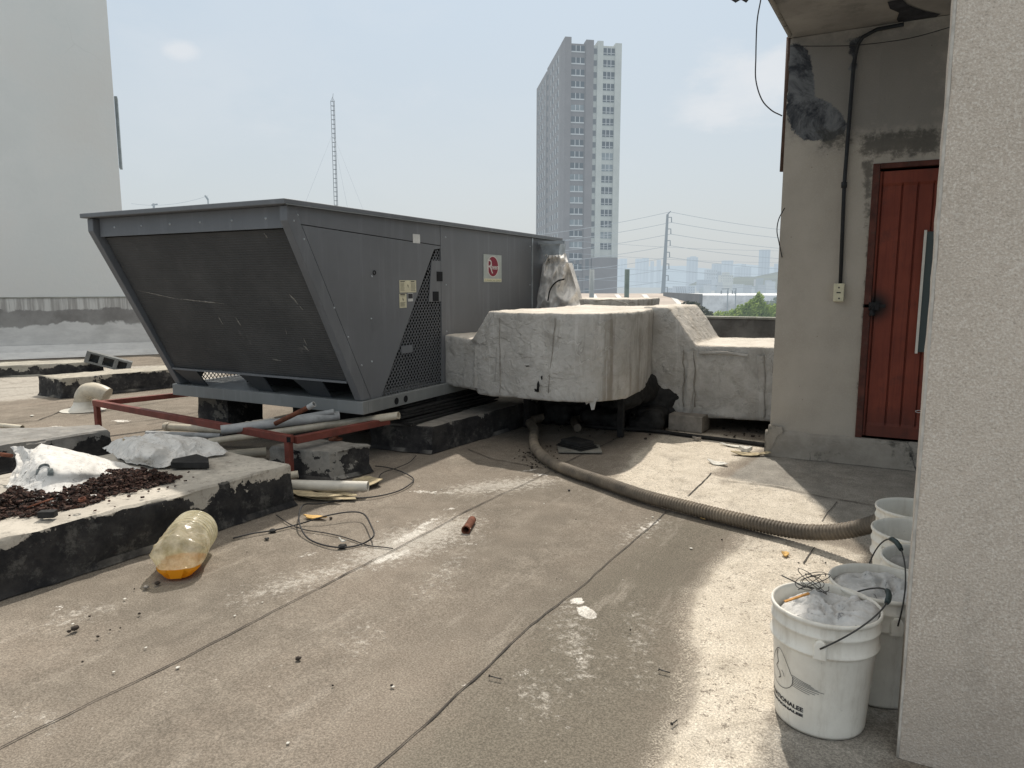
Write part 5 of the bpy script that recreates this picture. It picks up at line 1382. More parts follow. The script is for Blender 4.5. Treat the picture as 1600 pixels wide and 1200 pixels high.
def tree(x, d, blobs, mat, leaf, nl, label, sprig=False):
    """blobs: (px, py, rx_px, ry_px) clumps of the crown at distance d"""
    k = d / F; c0 = Dp(x, 480, d); t = thing('tree', (c0.x, c0.y, GZ), label, 'tree')
    f = Vector((fw[0], fw[1], 0)); rr = Vector((rt[0], rt[1], 0))
    br_ = MB(); br_.tube([Vector((c0.x, c0.y, GZ)), Vector((c0.x + .2, c0.y, GZ * .5)), Vector((c0.x, c0.y, -2))], [.22, .17, .12], 8)
    lf = MB()
    for (px, py, rx, ry) in blobs:
        c = Dp(px, py, d); br_.tube([Vector((c0.x, c0.y, -2.2)), Vector(((c.x + c0.x) / 2, (c.y + c0.y) / 2, min(c.z, -1.0) * .8)), c], [.09, .05, .015], 5)
        n_ = int(nl * rx * ry / 200)
        for i in range(n_):
            u = Vector((random.gauss(0, 1), random.gauss(0, 1), random.gauss(0, 1))).normalized() * (random.random() ** .45)
            if fbm((u.x * 2.5 + px, u.y * 2.5, u.z * 2.5)) < -.12: continue
            p = c + rr * u.x * rx * k + f * u.y * rx * k + Vector((0, 0, u.z * ry * k * (1 if u.z > 0 else 1.6)))
            s_ = leaf * random.uniform(.6, 1.3); q = Vector((random.gauss(0, 1), random.gauss(0, 1), random.gauss(0, 1))).normalized()
            w = q.orthogonal().normalized() * s_; h = q.cross(w).normalized() * s_ * (.45 if sprig else .6)
            lf.quad(p - w, p - h, p + w, p + h)
    br_.build('trunk', bark, t); lf.build('crown', mat, t)
LD = leaf_mat('dark_leaves', (.025, .034, .018), (.065, .075, .035), .07); LL = leaf_mat('fresh_leaves', (.17, .26, .05), (.34, .43, .10), .10)
LG = leaf_mat('dull_leaves', (.07, .10, .06), (.13, .16, .09), .25)
tree(1078, 27, [(1080, 488, 24, 14), (1062, 490, 16, 10), (1097, 492, 18, 10), (1078, 480, 16, 10), (1050, 494, 12, 6), (1110, 498, 14, 6)], LD, .07, 900, 'round dark evergreen crown just over the parapet')
tree(1165, 21, [(1180, 486, 18, 20), (1185, 472, 9, 14), (1150, 492, 18, 10), (1138, 496, 14, 8), (1172, 480, 9, 12), (1204, 494, 20, 10), (1120, 500, 18, 7), (1192, 480, 8, 10), (1126, 494, 12, 9), (1160, 486, 12, 12), (1208, 488, 14, 14), (1185, 464, 4, 8)], LL, .055, 900, 'bright green feathery tree poking over the parapet by the stair building', True)
tree(1210, 34, [(1200, 482, 20, 12), (1225, 478, 24, 16), (1255, 480, 26, 16)], LG, .09, 700, 'dull green tree behind the bright one next to the stair building')
b = MB()

# ================================================================== THINGS LYING ABOUT
# ---- corrugated hose
def hose():
    P = [Zp(836, 655, .05), Zp(835, 672, .045), Zp(834, 692, .045), Zp(843, 708, .045), Zp(863, 723, .045), Zp(895, 737, .045), Zp(940, 752, .045), Zp(1000, 773, .045), Zp(1060, 789, .045), Zp(1120, 804, .045), Zp(1180, 818, .047), Zp(1230, 828, .055), Zp(1275, 832, .08), Zp(1315, 830, .12), Zp(1350, 823, .17), Zp(1385, 812, .24)]
    P = [Vector((-2.45, 6.6, .05))] + P
    path = resample(spline(P, 24), .0042)
    rr = []
    for i in range(len(path)):
        ph = (i * .0042 / .0185) % 1
        rr.append(.0365 + .0048 * math.sin(2 * math.pi * ph) ** 1 if True else .04)
    b = MB(); b.tube(path, rr, 14)
    return tag(b.build('corrugated_hose', M['hose']), 'long brown corrugated hose curving across the roof into the buckets', 'hose')
hose()
b = MB(); b.tube(spline([Vector((-2.35, 5.75, .04)), Zp(900, 655, .04), Zp(960, 655, .05), Zp(1000, 650, .06)], 8), .035, 12)
tag(b.build('hose_offcut', M['hose']), 'dim hose offcut lying in shadow under the bulging duct', 'hose')
# black pipe along the ground
b = MB(); b.tube(spline([Zp(855, 655, .02), Zp(930, 667, .02), Zp(1010, 672, .02), Zp(1080, 681, .018), Zp(1140, 688, .018), Zp(1196, 695, .018)], 8), .017, 10)
tag(b.build('black_pipe', M['rubber']), 'thin black pipe on the floor running to the foot of the stair building', 'pipe')
# black moulded cover on a board
c = Zp(905, 703); bd = MB(); mt = Matrix.Translation((c.x, c.y, .006)) @ Matrix.Rotation(R(26), 4, 'Z')
bd.box(-.17, .17, -.13, .13, 0, .010, mt); tag(bd.build('board', M['paper'] if False else plain('grey_board', (.26, .25, .22), .9, .3, 9, .3, 60)), 'small grey board lying under the duct shadow', 'board')
b = MB(); mt = Matrix.Translation((c.x - .03, c.y + .03, .018)) @ Matrix.Rotation(R(-22), 4, 'Z')
for k in range(5): s_ = 1 - k * .09; b.box(-.14 * s_, .14 * s_, -.10 * s_, .10 * s_, k * .012, k * .012 + .0085, mt)
b.box(-.11, .11, -.075, .075, .0, .056, mt)
cvr = b.build('plastic_cover', M['rubber']); tag(cvr, 'black ribbed plastic cover resting on the small grey board', 'cover'); bevel(cvr, .003)
# ---- paint flakes and scraps
def scrap(name, px, py, sx, sy, mat, label, cat, thick=.006, curl=.015, rot=0, z=.004, n=9, group=None):
    c = Zp(px, py); mb = MB(); N = 16; R_ = []
    for k in range(N):
        a = 2 * math.pi * k / N; q = 1 + .28 * fbm((math.cos(a) * 1.3 + px, math.sin(a) * 1.3, py)); q *= .9 + .1 * math.cos(4 * a)
        R_.append((math.cos(a) * q * sx, math.sin(a) * q * sy))
    m0 = 0
    def hz_(x, y): return z + curl * (abs(x / sx) ** 2) * .6 + curl * .5 * max(0, fbm((x * 20 + px, y * 20, 3)))
    r = R(rot)
    for lay in (0, 1):
        for t in (1, .55):
            for (x, y) in R_:
                x *= t; y *= t; mb.v.append(Vector((c.x + x*math.cos(r) - y*math.sin(r), c.y + x*math.sin(r) + y*math.cos(r), hz_(x, y) + lay * thick)))
        mb.v.append(Vector((c.x, c.y, hz_(0, 0) + lay * thick)))
    K = 2 * N + 1
    for lay in (0, 1):
        o = lay * K
        for k in range(N): mb.face((o+k, o+(k+1) % N, o+N+(k+1) % N, o+N+k)); mb.face((o+N+k, o+N+(k+1) % N, o+2*N))
    for k in range(N): mb.face((k, (k+1) % N, K+(k+1) % N, K+k))
    return tag(mb.build(name, mat), label, cat, group)
scrap('paint_flake', 1122, 726, .085, .042, M['flake'], 'large curled white paint flake lying on the cream patch', 'paint flake', rot=-25, curl=.03)
scrap('paint_flake', 1165, 706, .05, .05, M['flake'], 'chunky white paint flake near the plinth corner', 'paint flake', .03, .03)
scrap('paint_flake', 1150, 699, .14, .03, M['flake'], 'long broken white flake beside the black pipe', 'paint flake', rot=-8)
scrap('cardboard_scrap', 1172, 712, .15, .05, M['paper'], 'brown torn cardboard against the plinth corner', 'cardboard', rot=18, curl=.04)
scrap('paint_flake', 1030, 658, .11, .05, M['flake'], 'pale crumpled flake in the dark under the duct', 'paint flake', .03, .05, z=.05)
scrap('stone_chip', 1088, 689, .035, .02, M['block'], 'small grey stone chip in front of the black pipe', 'stone', .025)
scrap('foam_scrap', 1100, 811, .035, .025, M['foam'], 'yellow foam scrap just below the corrugated hose', 'foam scrap', rot=-10)
scrap('foam_scrap', 1227, 868, .018, .032, M['foam'], 'small orange foam scrap on the cream patch near the buckets', 'foam scrap', rot=10)
scrap('foam_scrap', 492, 810, .075, .028, M['foam'], 'orange foam scrap beside the coiled cable', 'foam scrap', rot=14)
scrap('paper_scrap', 858, 729, .07, .02, M['paper'], 'yellowish paper scrap under the bend of the hose', 'paper', rot=-25)
b = MB(); mt = Matrix.Translation(Zp(535, 773, .002)) @ Matrix.Rotation(R(24), 4, 'Z')
b = None
for i, (px, py, sx, sy, rr_, lb) in enumerate([(500, 776, .30, .07, 6, 'bottom cardboard sheet under the white pipe beside the curb'), (515, 771, .26, .06, -6, 'middle bent cardboard sheet under the white pipe'), (573, 758, .10, .13, 30, 'torn brown paper leaf standing out past the white pipe end'), (490, 781, .2, .05, 12, 'lowest grey cardboard strip at the curb corner')]):
    scrap('cardboard_sheet', px, py, sx, sy, M['paper'], lb, 'cardboard', .004, .02, rr_, .003 + i * .009)
# ---- the rusty pipe stub
c = Zp(728, 828, .022); d_ = Zp(738, 812, .022)
b = MB(); b.pipe(c, d_, .0215, .005, 16); q = (d_ - c).normalized(); b.pipe(c - q * .004, c + q * .008, .0245, .006, 16)
tag(b.build('pipe_stub', M['rust']), 'short rusty pipe stub lying alone in the middle of the roof', 'pipe stub')
# ---- pebbles, bolts, nails
def pebble(px, py, r, label, mat, cat='stone', flat=.6, group=None):
    c = Zp(px, py); b = MB(); n = 6
    for i in range(n + 1):
        for k in range(9):
            th = math.pi * i / n; a = 2 * math.pi * k / 9
            v = Vector((math.sin(th) * math.cos(a), math.sin(th) * math.sin(a), math.cos(th) * flat)); v *= r * (1 + .35 * fbm((v.x * 2 + px, v.y * 2 + py, v.z * 2)))
            b.v.append(c + v + Vector((0, 0, r * flat * .9)))
    for i in range(n):
        for k in range(9): b.face((i*9 + k, (i+1)*9 + k, (i+1)*9 + (k+1) % 9, i*9 + (k+1) % 9), True)
    return tag(b.build('pebble', mat), label, cat, group)
pebble(466, 1031, .010, 'dark pebble alone left of centre, below the left seam', M['soil'])
pebble(118, 984, .014, 'largest dark crumb in the group right of the big curb foot', M['soil'])
pebble(108, 988, .008, 'small dark crumb touching the largest one near the big curb', M['soil'])
pebble(889, 767, .009, 'round black pebble between the seams near the hose', M['black'])
pebble(229, 919, .012, 'pale pebble in the shadow of the crushed bottle', M['block'])
pebble(246, 913, .012, 'dark pebble beside the pale one at the crushed bottle', M['soil'])
pebble(426, 831, .020, 'flat black lump under the cable left of the coil', M['rubber'], flat=.4)
pebble(417, 843, .013, 'flat black lump below the one under the cable', M['rubber'], flat=.4)
pebble(535, 857, .020, 'black clip with white edge on the cable coil', M['rubber'], 'clip', .6)
scrap('paper_scrap', 536, 853, .022, .008, M['flake'], 'tiny white chip on the black clip of the cable coil', 'chip', z=.022)
pebble(517, 811, .010, 'tiny dark stone beside the orange foam scrap', M['soil'])
for (px, py, r) in [(218, 960, .006), (140, 964, .005), (153, 996, .006), (172, 985, .004), (188, 982, .004), (129, 1035, .004), (210, 921, .004), (386, 863, .003), (1128, 844, .005), (900, 812, .003), (1290, 880, .004), (1248, 880, .004), (985, 985, .004), (612, 1072, .005), (760, 770, .003), (870, 905, .003), (520, 1072, .004)]:
    pebble(px, py, r, 'tiny dark crumb scattered on the open roof floor', M['soil'], 'crumb', .7, 'tiny crumbs on the roof floor')
for (px, py, r) in [(278, 1043, .007), (367, 962, .005), (178, 1050, .005), (195, 936, .006), (228, 1012, .005), (114, 975, .006), (410, 941, .004), (450, 1161, .005), (1080, 857, .008), (850, 787, .005), (970, 797, .004), (905, 748, .004), (1020, 808, .006), (186, 660, .02), (130, 632, .01), (50, 650, .02), (300, 800, .004), (737, 806, .004), (680, 772, .005), (655, 760, .005), (690, 765, .005), (590, 815, .006)]:
    pebble(px, py, r, 'tiny white paint chip scattered on the open roof floor', M['flake'], 'paint chip', .25, 'tiny white paint chips on the roof floor')
def nail(px, py, px2, py2, label):
    b = MB(); a = Zp(px, py, .004); c = Zp(px2, py2, .003); b.tube([a, c], .0022, 6); d = (c - a).normalized(); b.tube([a - d * .002, a], .005, 8)
    tag(b.build('nail', M['wire']), label, 'nail')
nail(765, 1056, 784, 1061, 'dark nail just right of the second seam'); nail(1030, 1046, 1047, 1051, 'dark nail on the grey area left of the cream band')
nail(1050, 1131, 1058, 1125, 'small dark nail on the lower cream edge')
pebble(614, 1073, .006, 'small washer-like disc left of the second seam', M['flake'], 'washer', .2)
# ---- coiled cable
b = MB(); z = .008
P = [(364, 841), (392, 834), (430, 828), (470, 818), (510, 806), (545, 800), (568, 803), (580, 822), (584, 837), (570, 848), (550, 854), (525, 855), (497, 849), (478, 838), (468, 818), (468, 800), (476, 788), (500, 787), (540, 780), (585, 776), (620, 768), (640, 757), (646, 748), (630, 738), (608, 731), (586, 728)]
pts = [Zp(x, y, z + (.035 if 3 < i < 9 else (.03 if 13 < i < 17 else .0)) + .004 * (i % 2)) for i, (x, y) in enumerate(P)]
b.tube(spline(pts, 6), .0042, 6); tag(b.build('loose_cable', M['cable']), 'black cable looped in a loose coil right of the big curb', 'cable')
b = MB(); pts = [Zp(x, y, z) for x, y in [(432, 805), (455, 820), (478, 828), (510, 833), (540, 840), (575, 852), (600, 855), (614, 857)]]
b.tube(spline(pts, 5), .003, 6); tag(b.build('loose_cable', M['cable']), 'thin dark cord running under the coil to the left seam', 'cable')
b = MB(); pts = [Zp(x, y, z + .01) for x, y in [(590, 757), (596, 740), (620, 731), (640, 722), (650, 712)]]
b.tube(spline(pts, 5), .003, 6); tag(b.build('loose_cable', M['cable']), 'thin cord between the pier and the plinth', 'cable')
for i, pts in enumerate([[(960, 775), (1010, 790), (1060, 786), (1090, 800)]]): pass
# ---- red steel frame
frame = thing('equipment_stand', tuple(Zp(452, 683, .3))[:2] + (0,), 'low red-oxide painted steel frame in front of the grey unit', 'metal frame')
FL = Zp(148, 627, .3); FR = Zp(455, 683, .3); BL = Vector((FL.x + .30, FL.y + .98, .3)); BR = Vector((FR.x + .14, FR.y + .86, .3))
def bar(a, c, w, h, name):
    d = (c - a); L = d.length; d.normalize(); ang = math.atan2(d.y, d.x)
    m = Matrix.Translation(a) @ Matrix.Rotation(ang, 4, 'Z'); mb = MB(); mb.box(0, L, -w/2, w/2, -h, 0, m); return bevel(mb.build(name, M['redoxide'], frame), .003)
bar(FL + Vector((0, 0, .012)), FR + Vector((0, 0, .012)), .045, .05, 'front_bar')
bar(FL + (BL - FL).normalized() * .03, BL, .04, .045, 'side_bar'); bar(FR + (BR - FR).normalized() * .028, BR, .045, .05, 'side_bar')
for p, s_ in ((FL, 1), (FR, -1)):
    mb = MB(); q = p + (FR - FL).normalized() * .03 * s_; mb.box(q.x - .022, q.x + .022, q.y - .02, q.y + .02, .003, .265); bevel(mb.build('leg', M['redoxide'], frame), .003)
mb = MB(); q = Zp(512, 688, .21); mb.lathe([(0, 0), (.05, 0), (.05, .012), (.02, .02), (.018, .05), (0, .055)], 14, (q.x + .02, q.y + .06, .203)); mb.build('levelling_foot', M['rust'], frame)
b = MB(); q = FR + Vector((.0, -.0236, -.013)); b.box(q.x - .018, q.x + .018, q.y - .001, q.y, q.z - .018, q.z + .018); b.build('open_end', M['void'], frame)
# ---- pipes lying on and under the frame
def pvc(name, a, c, r, mat, label, cat='pipe', t=.004):
    b = MB(); b.pipe(a, c, r, t, 20); return tag(b.build(name, mat), label, cat)
zt = .312
pvc('plastic_pipe', Zp(328, 690, .04), Zp(623, 649, zt + .028), .028, M['pvc'], 'long cream plastic pipe sticking out farthest right over the red frame')
pvc('steel_conduit', Zp(345, 672, .30), Zp(530, 649, zt + .034), .033, M['pipe_grey'], 'thick grey pipe in the middle of the bundle on the red frame')
pvc('steel_conduit', Zp(380, 668, .28), Zp(522, 643, zt + .070), .020, M['pipe_grey'], 'slim grey pipe lying on top of the thick grey one')
pvc('rusty_pipe', Zp(430, 662, .33), Zp(483, 636, .46), .017, M['rust'], 'rusty thin pipe pointing up out of the bundle'); pvc('pipe_sleeve', Zp(482, 636.5, .46), Zp(491, 631.5, .485), .020, M['pipe_grey'], 'short grey sleeve on the end of the rusty pipe')
b = MB(); P = spline([Zp(372, 667, .30), Zp(400, 662, .315), Zp(430, 657, .33)], 8); b.tube(P, [.026 + .006 * fbm((i * .9, 1, 1)) for i in range(len(P))], 12); tag(b.build('wrapped_pipe', M['wrap']), 'short canvas-wrapped pipe piece on the red front bar', 'pipe')
capped = pvc('plastic_pipe', Zp(262, 667, .05), Zp(350, 672, .05), .032, M['pvc'], 'cream plastic pipe behind the red front bar, capped at its left end')
b = MB(); a = Zp(262, 667, .05); b.tube([a - Vector((.03, 0, 0)), a + Vector((.02, .0, 0))], .037, 16); b.build('cap', M['pvc'], capped)
pvc('steel_conduit', Zp(229, 677, .04), Zp(345, 681, .04), .022, M['pipe_grey'], 'grey pipe on the floor just behind the crumpled sack')
pvc('plastic_pipe', Zp(300, 716, .05), Zp(416, 706, .06), .035, M['pvc'], 'cream plastic pipe on the floor behind the right end of the big curb')
pvc('plastic_pipe', Zp(440, 745, .045), Zp(466, 741, .055), .026, M['pvc'], 'white pipe end peeping out at the red frame leg')
pvc('plastic_pipe', Vector((-3.5, 2.98, .06)) if False else Zp(430, 757, .062), Zp(575, 760, .062), .032, M['pvc_white'], 'white plastic pipe lying on cardboard past the end of the big curb')
pvc('plastic_pipe', Zp(-60, 659, .03), Zp(35, 668, .03), .022, M['pvc'], 'cream plastic pipe at the far left edge of the picture')
# ---- vent elbow
vent = thing('vent_pipe', tuple(Zp(131, 640)), 'cream plastic vent elbow rising from the roof at left', 'vent pipe')
c = Zp(131, 640); e_ = Zp(165, 622, .16)
b = MB(); d_ = Vector((rt[0], rt[1], 0)); hgt = .20
P = [Vector((c.x, c.y, .0)), Vector((c.x, c.y, .08)), Vector((c.x, c.y, .14)) + d_ * .005, Vector((c.x, c.y, .195)) + d_ * .05, Vector((c.x, c.y, .205)) + d_ * .12, Vector((c.x, c.y, .18)) + d_ * .20, Vector((c.x, c.y, .15)) + d_ * .26]
b.tube(spline(P, 5), .082, 20); b.build('elbow', M['pvc'], vent)
b = MB(); b.tube([P[3] + Vector((-.012, 0, -.012)), P[3] + Vector((.012, 0, .006))], .086, 20); b.build('socket_ring', M['pvc'], vent)
b = MB(); b.lathe([(.22, .001), (.16, .01), (.12, .025), (.095, .06), (.09, .09)], 20, (c.x, c.y, 0)); b.build('flashing', M['pvc_white'], vent)
# ---- hollow block
def cmu():
    o = MB(); L, Wd, Hh = .40, .14, .19
    a = Zp(143, 553, .30); 
    mt = Matrix.Translation(Zp(170, 565, .17)) @ Matrix.Rotation(R(52), 4, 'Z') @ Matrix.Rotation(R(19), 4, 'Y')
    y0, y1, e = -.10, .10, .085; ws = .026; X_ = .30
    o.box(-X_, X_, y0, y1, -e, -e + ws, mt); o.box(-X_, X_, y0, y1, e - ws, e, mt)
    for x0, x1 in ((-X_, -.245), (-.125, -.07), (.07, .125), (.245, X_)): o.box(x0, x1, y0, y1, -e + ws + .0005, e - ws - .0005, mt)
    o.box(-.245, .245, y1 - .03, y1 - .01, -e + ws + .0006, e - ws - .0006, mt)
    return tag(o.build('hollow_block', M['cmu']), 'grey hollow concrete block tilted against the farthest roof curb', 'concrete block')
cmu()
# ---- sacks
def patch(rows, res=10, amp=.02, freq=9, seed=0, z_as='z'):
    """smooth sheet through a grid of points, then creased"""
    R_ = [spline([Zp(*p) for p in r], res) for r in rows]; m = len(R_[0]); cols = [spline([r[i] for r in R_], res) for i in range(m)]
    n = len(cols[0]); mb = MB()
    for i in range(m):
        for j in range(n):
            p = cols[i][j]
            f = p * freq + Vector((seed, seed * 2, 0)); w = Vector((noise.noise(f * .7), noise.noise(f * .7 + Vector((9, 9, 9))), 0)) * 1.2
            r = 1 - abs(noise.noise(f + w)) * 2; r2 = 1 - abs(noise.noise((f + w) * 2.3)) * 2
            e = min(i, m - 1 - i, j, n - 1 - j)
            mb.v.append(p + Vector((amp * .6 * noise.noise(f * 1.3), amp * .6 * noise.noise(f * 1.3 + Vector((5, 5, 5))), amp * (r * .9 + r2 * .4 - .4) * (1 if e > 1 else .5))))
    for i in range(m - 1):
        for j in range(n - 1): mb.face((i*n + j, (i+1)*n + j, (i+1)*n + j + 1, i*n + j + 1), True)
    return mb
mb = patch([[(64, 692, .46), (95, 700, .43), (130, 708, .39), (185, 722, .31), (238, 738, .265)],
            [(46, 722, .40), (80, 730, .40), (120, 735, .37), (175, 738, .30), (225, 744, .265)],
            [(24, 752, .32), (65, 757, .33), (110, 756, .32), (160, 752, .28), (205, 750, .262)],
            [(6, 784, .26), (45, 795, .26), (95, 792, .26), (140, 780, .26), (180, 764, .258)]], 22, .010, 8, 3)
sack1 = mb.build('woven_sack', M['sack']); tag(sack1, 'flattened white woven sack with a faded letter, propped up behind the rusty debris', 'sack')
mb = patch([[(16, 700, .42), (30, 698, .43), (48, 702, .43), (62, 694, .44)], [(22, 708, .40), (36, 712, .39), (48, 716, .40), (58, 704, .42)], [(26, 722, .37), (34, 735, .34), (40, 738, .36), (52, 722, .40)], [(12, 762, .28), (18, 768, .28), (24, 762, .29), (34, 745, .33)]], 14, .018, 15, 8)
mb.build('sack_mouth', M['sack'], sack1)
# faded mark on the sack: an arch like a lower-case n
mk = MB(); 
def sk(px, py): return Zp(px, py, .365)
arch = [sk(57, 742), sk(58.5, 736), sk(62, 730), sk(69, 727.5), sk(76, 729), sk(79, 735), sk(78.5, 743)]
def onsack(p):
    hit, loc, nn_, idx = sack1.ray_cast(Vector((0, 0, H)) - sack1.location, (p - Vector((0, 0, H))).normalized())
    return (loc + sack1.location + (Vector((0, 0, H)) - p).normalized() * .006) if hit else p
bpy.context.view_layer.update()
A_ = [onsack(p) for p in spline(arch, 4)]
for i in range(len(A_) - 1):
    w = .006 + .010 * (i / len(A_)); side_ = Vector((rt[0], rt[1], 0)) * w
    up_ = Vector((0, 0, 1)) * w
    s0 = side_ if i < 6 or i > 17 else up_
    mk.quad(A_[i] - s0, A_[i] + s0, A_[i+1] + s0, A_[i+1] - s0)
mk.build('faded_print', plain('faded_grey_print', (.16, .18, .18), .8, .5, 60, 0), sack1)
mb = patch([[(160, 700, .12), (185, 688, .24), (210, 684, .30), (245, 679, .36), (290, 680, .36), (330, 688, .33), (358, 706, .27)],
            [(172, 708, .20), (195, 700, .30), (220, 694, .36), (250, 690, .37), (290, 692, .35), (325, 698, .31), (354, 708, .27)],
            [(185, 718, .26), (210, 716, .30), (232, 710, .34), (258, 706, .33), (290, 706, .31), (320, 706, .29), (350, 711, .265)],
            [(195, 724, .258), (222, 728, .26), (240, 731, .26), (262, 730, .26), (290, 724, .26), (320, 717, .26), (348, 713, .26)]], 24, .024, 7, 5)
tag(mb.build('woven_sack', M['sack']), 'crumpled white woven sack lying on the far end of the big curb', 'sack')
b = MB(); b.tube([Zp(-30, 706, .40), Zp(18, 712, .40)], .011, 8); tag(b.build('rusty_rod', M['rust']), 'rusty rod poking out of the propped sack at the left edge', 'rod')
# ---- black wedge block and box on the curb
b = MB(); zz = .268
pts = [Zp(267, 732, .262), Zp(327, 732, .262), Zp(326, 724, .262), Zp(308, 718, .262), Zp(270, 726, .262)]
b.prism(pts, (0, 0, .035)); o = b.build('black_wedge', M['rubber']); bevel(o, .003); tag(o, 'flat black wedge lying on the curb by the crumpled sack', 'wedge')
b = MB(); mt = Matrix.Translation(Zp(75, 808, .262)) @ Matrix.Rotation(R(35), 4, 'Z'); b.box(-.035, .035, -.02, .02, 0, .03, mt); o = b.build('black_box', M['rubber']); bevel(o, .003); tag(o, 'small black box at the near edge of the rusty debris', 'box')
# ---- rubble: uncountable rusty bits
rub = MB(); region = [Zp(x, y, .26) for x, y in [(-30, 800), (0, 775), (60, 764), (110, 750), (170, 742), (215, 739), (258, 741), (266, 748), (240, 756), (205, 764), (150, 775), (138, 788), (90, 794), (62, 803), (20, 800), (-20, 815)]]
rx = [p.x for p in region]; ry = [p.y for p in region]
def chip(c, s_):
    k = random.choice([4, 5, 6]); m = Matrix.Translation(c) @ Matrix.Rotation(random.uniform(0, 6.28), 4, 'Z') @ Matrix.Rotation(random.gauss(0, .6), 4, 'X')
    h = s_ * random.uniform(.25, .7); pts = [m @ Vector((math.cos(2*math.pi*i/k) * s_ * random.uniform(.7, 1.1), math.sin(2*math.pi*i/k) * s_ * random.uniform(.5, 1), 0)) for i in range(k)]
    rub.prism(pts, (m.to_3x3() @ Vector((0, 0, h))))
cnt = 0
while cnt < 6500:
    x = random.uniform(min(rx), max(rx)); y = random.uniform(min(ry), max(ry))
    d = float(sdist(np.array([x]), np.array([y]), region)[0])
    if d > .02 + .05 * random.random() ** 4: continue
    hgt = .256 + max(0, min(.05, -d * .7)) * random.random() ** .7 + .002
    chip(Vector((x, y, hgt)), random.choice([.003, .004, .006, .006, .008, .010, .012, .017])); cnt += 1
for i in range(60):
    x = random.uniform(min(rx), max(rx)); y = random.uniform(min(ry), max(ry)); d = float(sdist(np.array([x]), np.array([y]), region)[0])
    if d > -.01: continue
    c = Vector((x, y, .285 + random.uniform(0, .02))); m = Matrix.Rotation(random.gauss(0, .7), 4, 'X') @ Matrix.Rotation(random.uniform(0, 6), 4, 'Z'); r = random.uniform(.008, .014)
    rub.lathe([(r, 0), (r, r), (r * .7, r), (r * .7, 0), (r, 0)], 10, c, m)
for (x, y) in [(275, 760), (290, 752), (262, 762), (300, 746), (250, 765), (233, 768), (222, 778), (200, 776), (170, 783), (148, 798), (107, 806), (280, 745), (295, 738), (262, 738), (180, 792), (245, 757), (270, 755)]:
    chip(Zp(x + random.uniform(-2, 2), y, .258), random.uniform(.006, .012))
tag(rub.build('rusty_debris', M['rubble']), 'heap of small rusty scrap bits spread on top of the big curb', 'debris', kind='stuff')
b = MB(); r_ = .016; b.lathe([(r_, 0), (r_, .012), (r_*.75, .012), (r_*.75, 0), (r_, 0)], 16, Zp(129, 782, .305), Matrix.Rotation(R(12), 4, 'X')); b.v = [v for v in b.v]
tag(b.build('rusty_ring', M['rust']), 'largest rusty ring on the near side of the debris heap', 'ring')
scrap('chip', 201, 763, .022, .012, M['paper'], 'pale wooden chip on the debris heap', 'chip', z=.31).location += Vector((0, 0, 0))
b = MB(); b.tube([Zp(42, 793, .30), Zp(83, 779, .315)], .004, 6); tag(b.build('rusty_rod', M['rust']), 'thin rusty rod lying across the debris heap', 'rod')
# debris scattered under the unit and by the hose foot
dd = MB(); keep = rub; rub = dd
for i in range(150):
    c = Zp(random.gauss(838, 14), random.gauss(712, 10)); c.z = .004; chip(c, random.uniform(.003, .011))
for i in range(90):
    c = Zp(random.uniform(870, 1190), random.gauss(672, 8)); c.z = .004; chip(c, random.uniform(.004, .016))
tag(dd.build('floor_litter', M['soil']), 'dark crumbs and litter in the shade around the foot of the hose', 'litter', kind='stuff')
rub = keep

